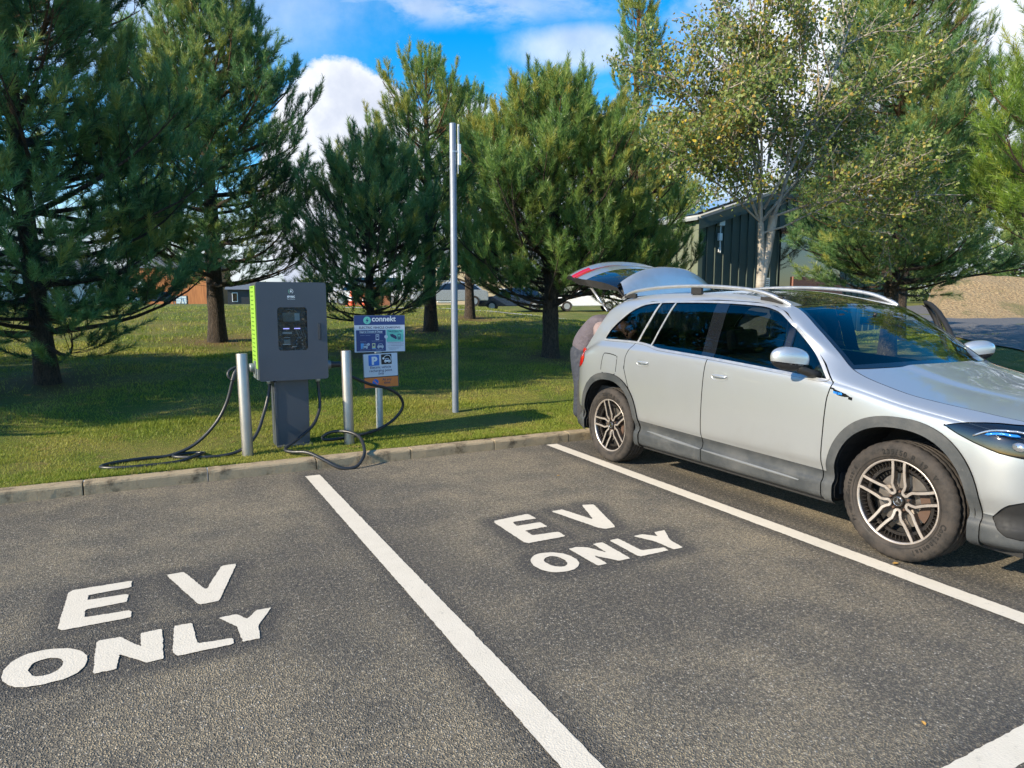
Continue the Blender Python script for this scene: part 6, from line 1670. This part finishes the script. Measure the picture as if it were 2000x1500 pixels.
# timber building far off on the left
tb_ = empty('timber_building', (2.5, 134, 1.2), label='two-storey timber-clad building beyond the slope, at the left', cat='building')
m, nt, b = new_mat('orange_timber_cladding'); v = coord(nt); mp = nt.nodes.new('ShaderNodeMapping'); mp.inputs['Scale'].default_value = (6, 6, .25); nt.links.new(v, mp.inputs[0])
set_in(nt, b, 'Base Color', mixc(nt, noise(nt, mp.outputs[0], 1.1, 4, .7).ramp(.3, .7), (.20, .070, .022), (.42, .17, .055))); b.inputs['Roughness'].default_value = .8; M['timber'] = m
rz_ = -math.atan2(6.75, 12.88)
tb_.rotation_euler = (0, 0, math.atan2(130.8 - 137.5, 9 + 3.9))
mb = MB(); mb.box((-7.3, 0, 0), (7.3, 9, 6.4)); mb.obj('wall', M['timber'], tb_)
mb = MB(); mb.add([(-7.6, -.4, 6.4), (7.6, -.4, 6.4), (7.6, 4.5, 9.0), (-7.6, 4.5, 9.0), (7.6, 9.4, 6.4), (-7.6, 9.4, 6.4)], [(0, 1, 2, 3), (3, 2, 4, 5), (0, 3, 5), (1, 4, 2)]); mb.obj('roof', mat('slate_roof', (.10, .11, .13), .6), tb_)
for zz_ in (.15, 3.0):
    for xx in (2.2, -5.2):
        mb = MB(); mb.box((xx - 1.0, -.10, zz_), (xx + 1.0, .02, zz_ + 1.5)); f_ = mb.obj('window', mat('dark_window_frame', (.05, .055, .06), .4), tb_)
        mb = MB(); [mb.box((xx - .88 + .92*q, -.13, zz_ + .12), (xx - .04 + .92*q, -.105, zz_ + 1.38)) for q in (0, 1)]; mb.obj('pane', mat('pale_window_pane', (.35, .48, .58), .08, coat=1.0), f_)
# other buildings
def simple_building(loc, w, d, h, rz, wall, roof, label, rh=1.6, wins=()):
    t = empty('building', loc, rz, label=label, cat='building')
    mb = MB(); mb.box((-w/2, 0, 0), (w/2, d, h)); mb.obj('wall', wall, t)
    mb = MB(); mb.add([(-w/2-.3, -.4, h), (w/2+.3, -.4, h), (w/2+.3, d/2, h+rh), (-w/2-.3, d/2, h+rh), (w/2+.3, d+.4, h), (-w/2-.3, d+.4, h)], [(0, 1, 2, 3), (3, 2, 4, 5), (0, 3, 5), (1, 4, 2)]); mb.obj('roof', roof, t)
    for (x, z, ww, hh) in wins:
        mb = MB(); mb.box((x-ww/2, -.09, z), (x+ww/2, .02, z+hh)); f_ = mb.obj('window', M['white'], t); mb = MB(); mb.box((x-ww/2+.08, -.12, z+.08), (x+ww/2-.08, -.095, z+hh-.08)); mb.obj('pane', M['blackgloss'], f_)
    return t
slate = mat('grey_slate', (.13, .14, .15), .6)
simple_building((10.4, 97, 1.0), 3.4, 6, 2.3, -.15, mat('charcoal_cladding', (.03, .033, .04), .6), slate, 'low charcoal hut left of the charging cabinet, far behind', .9, [(-.8, .7, .7, 1.2)])
simple_building((24.8, 54.5, 1.0), 9.0, 7, 4.2, -.46, mat('cream_render', (.42, .34, .22), .8), slate, 'cream rendered building seen between the middle pines', 2.2, [(-2.6, 2.4, 1.2, 1.2), (0, 2.4, 1.2, 1.2), (2.6, 2.4, 1.2, 1.2), (-2.6, .6, 1.2, 1.2), (2.6, .6, 1.2, 1.2)])
hut = simple_building((11.4, 39.2, 1.1), 1.9, 2.2, 1.35, -.35, mat('rust_brown_boards', (.30, .12, .06), .8), slate, 'rust brown timber hut behind the traffic cones', .3)
simple_building((-14, 99, 1.0), 16, 8, 4.5, .15, mat('pale_render', (.5, .5, .48), .8), slate, 'pale building far behind the big left pine', 2.4, [(-4, 1.5, 1.4, 1.4), (0, 1.5, 1.4, 1.4), (4, 1.5, 1.4, 1.4)])
simple_building((45, 62, 1.0), 20, 9, 4.0, -.6, M['shed_sunlit'], slate, 'long pale green building behind the shed', 2.4, [(-6, 1.5, 1.6, 1.4), (-2, 1.5, 1.6, 1.4), (2, 1.5, 1.6, 1.4)])
# traffic cones
M['cone'] = mat('orange_cone_plastic', (.75, .09, .02), .5)
def cone(x, y, label):
    t = empty('traffic_cone', (x, y, tz(x, y)), label=label, cat='traffic cone', group='orange traffic cones')
    mb = MB(); mb.lathe([(.19, .03), (.145, .26)], 20); mb.lathe([(.105, .46), (.075, .60), (.045, .74), (.03, .76), (0, .76)], 20); mb.box((-.24, -.24, 0), (.24, .24, .035), .01); mb.obj('cone', M['cone'], t, fix=False)
    mb = MB(); mb.lathe([(.147, .26), (.107, .46)], 20); mb.obj('white_band', M['white'], t, fix=False)
for x, y, lab in ((9.55, 33.2, 'traffic cone nearest the rust brown hut, the tallest looking'), (9.33, 33.5, 'traffic cone half hidden behind the tallest looking one'), (8.75, 33.9, 'traffic cone standing apart to the left of the pair')): cone(x, y, lab)
# cars parked far behind the trees
def far_car(x, y, rz, paint, label, van=False):
    t = empty('parked_car', (x, y, tz(x, y)), rz, label=label, cat='van' if van else 'car', group='vehicles parked beyond the grass crest')
    H_ = 2.0 if van else 1.48; L_ = 4.9 if van else 4.3
    lo = [(-L_/2, .30), (-L_/2, .72), (-L_/2+.12, .85), (-L_/2+1.0, .95), (L_/2-.35, .98), (L_/2-.02, .88), (L_/2, .35)]
    top = [(-L_/2+.95, .94), (-L_/2+1.75, H_-.08), (-L_/2+2.3, H_), (L_/2-.9, H_-.03), (L_/2-.35, .97)] if not van else [(-L_/2+.7, .94), (-L_/2+1.4, H_-.1), (-L_/2+1.9, H_), (L_/2-.12, H_-.02), (L_/2-.03, .97)]
    def ext(prof, w0, w1, z0, z1, mt, nm, par):
        k = len(prof); V = []
        for s_ in (-1, 1):
            for (a, b) in prof: V.append((a, s_ * (w0 + (w1-w0) * (b-z0)/(z1-z0)), b))
        mb = MB(); mb.add(V, [tuple(range(k)), tuple(range(k, 2*k))[::-1]] + [(i, (i+1) % k, (i+1) % k + k, i+k) for i in range(k)])
        me = mb.mesh(nm); bm = bmesh.new(); bm.from_mesh(me); bmesh.ops.recalc_face_normals(bm, faces=bm.faces); bmesh.ops.bevel(bm, geom=bm.edges[:], offset=.04, segments=2, affect='EDGES'); bm.to_mesh(me); bm.free()
        return link(nm, me, mt, par)
    ext(lo, .86, .88, .3, 1, paint, 'body', t); ext(top, .80, .62, .94, H_, paint, 'roof', t)
    for s_ in (-1, 1):
        q = [(a*.93 + .02, .98 + (b - .97)*.80) for a, b in top[:-1]] + [(top[-1][0] - .12, .99)]
        mb = MB(); mb.poly([(a, s_*(.805 + (.62-.80)*(b-.94)/(H_-.94)), b) for a, b in q], n=(0, s_, .2), t=0); mb.obj('side_window', M['blackgloss'], t, fix=False)
    w0, w1 = top[0], top[1]; mb = MB(); mb.poly([(w0[0]+.04, -.68, w0[1]+.08), (w0[0]+.04, .68, w0[1]+.08), (w1[0]-.04, .56, w1[1]-.05), (w1[0]-.04, -.56, w1[1]-.05)], n=(-1, 0, 1), t=0)
    mb.V = [(v_[0]-.03, v_[1], v_[2]+.03) for v_ in mb.V]; mb.obj('windscreen', M['blackgloss'], t, fix=False)
    for a in (-L_/2+.85, L_/2-.85):
        for s_ in (-1, 1):
            mb = MB(); mb.lathe([(0, .01), (.20, .0), (.31, -.01), (.32, .04), (.32, .20)], 20, 'y', (0, 0, 0), smooth=False); mb.V = [(v_[0] + a, -s_*.90 + s_*v_[1], v_[2] + .32) for v_ in mb.V]; wv = mb.obj('wheel', M['tyre'], t)
            mb = MB(); mb.lathe([(0, -.005), (.19, -.008)], 16, 'y', smooth=False); mb.V = [(v_[0] + a, -s_*.905 + s_*v_[1], v_[2] + .32) for v_ in mb.V]; mb.obj('rim', M['satin'], wv, fix=False)
        
    return t
PW = mat('white_car_paint', (.75, .76, .78), .3, coat=.8); PB = mat('dark_blue_car_paint', (.02, .035, .07), .25, coat=1); PS = mat('pale_grey_car_paint', (.42, .45, .48), .3, .4, coat=.8)
far_car(15.6, 37.6, -.3, PS, 'pale grey hatchback glimpsed left of the grey pole'); far_car(20.0, 38.0, -.5, PB, 'dark blue car glimpsed right of the grey pole'); far_car(24.5, 36.5, -.5, PW, 'white car just visible behind the broad middle pine, below the boot lid')
far_car(12.6, 44.5, -.4, PW, 'white van between the short pine and the tall one', True); far_car(-3.2, 88, .1, PW, 'white car in front of the timber building, far left', False); far_car(.2, 91.0, .1, PB, 'dark blue car in front of the timber building', False)
# bench by the timber building
t = empty('picnic_table', (2.6, 92, tz(2.6, 92)), .3, label='pale picnic table in front of the timber building', cat='table'); mb = MB(); mb.box((-.9, -.4, .72), (.9, .4, .78)); mb.obj('tabletop', M['white'], t)
for s_ in (-1, 1): mb = MB(); mb.box((-.9, s_*.75-.14, .42), (.9, s_*.75+.14, .47)); mb.obj('bench', M['white'], t)
for s_ in (-1, 1): mb = MB(); mb.tube([(s_*.6, -.8, 0), (s_*.6, -.2, .72)], .05, 6); mb.tube([(s_*.6, .8, 0), (s_*.6, .2, .72)], .05, 6); mb.obj('leg', M['white'], t)
# car park strip on the crest behind the trees
xs_ = np.linspace(6, 34, 40); V = []; 
for x_ in xs_:
    y0 = 22.3 - (x_-11)*.33; 
    for y in (y0, y0 + .5): V.append((x_, y, tz(x_, y) + .012))
mb = MB(); mb.add(V, [(2*i, 2*i+2, 2*i+3, 2*i+1) for i in range(39)]); mb.obj('path', mat('pale_concrete_path', (.42, .40, .37), .9), kind='structure')

# ================================================================== access road and gravel bank, right
def ribbon(name, a, b, n, m_, dz, w=12, kind='structure', zf=None):
    a, b = np.array(a, float), np.array(b, float); V = []
    for t_ in np.linspace(0, 1, n):
        i = t_ * (len(a)-1); k = min(int(i), len(a)-2); p = a[k] + (a[k+1]-a[k])*(i-k); q = b[k] + (b[k+1]-b[k])*(i-k)
        for s_ in np.linspace(0, 1, w):
            r_ = p + (q-p)*s_; z = tz(*r_) + dz if zf is None else zf(r_, s_, t_); V.append((r_[0], r_[1], z))
    F = [(i*w+j, (i+1)*w+j, (i+1)*w+j+1, i*w+j+1) for i in range(n-1) for j in range(w-1)]
    mb = MB(); mb.add(V, F, True); return mb.obj(name, m_, kind=kind)
near_ = [(42, 32), (30, 20.5), (25.4, 15.5), (22.2, 12.0), (19.5, 9.2), (16.5, 6.9), (14.0, 5.0), (13.0, -12)]
far_ = [(56, 34), (41, 24.5), (35.5, 21.0), (37.0, 19.6), (40, 18.3), (46, 14), (50, 5), (50, -14)]
m, nt, b = new_mat('road_asphalt'); v = coord(nt)
set_in(nt, b, 'Base Color', mixc(nt, noise(nt, v, 18, 5, .7), (.085, .085, .09), (.15, .145, .14))); b.inputs['Roughness'].default_value = .85; bump(nt, b, noise(nt, v, 60, 3, .7), .02)
ribbon('access_road', near_, far_, 60, m, .035, 14)
mg, nt, b = new_mat('dry_gravel_bank'); v = coord(nt); g1 = noise(nt, v, 9, 6, .75); g2 = noise(nt, v, .6, 4, .6); g3 = voro(nt, v, 7)
c = mixc(nt, g1.ramp(.35, .65), (.30, .20, .10), (.62, .45, .24)); c = mixc(nt, g2.ramp(.52, .66) * .6, c, (.14, .16, .05)); c = mixc(nt, g1.ramp(.62, .8), c, (.75, .62, .42)); set_in(nt, b, 'Base Color', c); b.inputs['Roughness'].default_value = .95; bump(nt, b, g1 * 1.0 + g3 * .5, .25)
far2 = [(p[0] + 7.5, p[1] + 3.5) for p in far_]
def bz(r_, s_, t_): return tz(*r_) + .03 + 2.15 * float(sstep(0, 1, s_)) ** .8 + .10*math.sin(r_[0]*2.3 + r_[1]*1.1) * s_
ribbon('gravel_bank', far_, far2, 90, mg, 0, 14, zf=bz)
far3 = [(p[0] + 70, p[1] + 45) for p in far2]
ribbon('bank_top', far2, far3, 30, M['lawn'], 0, 6, zf=lambda r_, s_, t_: tz(*r_) + .03 + 2.15 + 1.0*s_)
# stones and litter: dry leaves on the bay
M['leaf_l'] = mat('fallen_leaf', (.42, .24, .06), .7)
lr = np.random.default_rng(12)
for i, (x, y, lab) in enumerate(((3.72, 2.32, 'fallen orange leaf on the tarmac beside the right bay line, nearest the front wheel'), (2.36, 1.33, 'fallen yellow leaf sliver near the bottom right corner line'), (3.05, 4.95, 'pale fallen leaf near the kerb end of the middle bay'))):
    mb = MB(); s_ = .020 if i == 0 else .012; a = lr.uniform(0, 6); P_ = [(0, -1.2), (.7, -.3), (.5, .6), (0, 1.3), (-.5, .6), (-.7, -.3)]
    mb.add([(x + s_*(p*math.cos(a) - q*math.sin(a)), y + s_*(p*math.sin(a) + q*math.cos(a)), .008 + .004*abs(p)) for p, q in P_] + [(x, y, .005)], [(6, j, (j+1) % 6) for j in range(6)]); mb.obj('fallen_leaf', M['leaf_l'], label=lab, cat='leaf', group='fallen leaves on the tarmac')
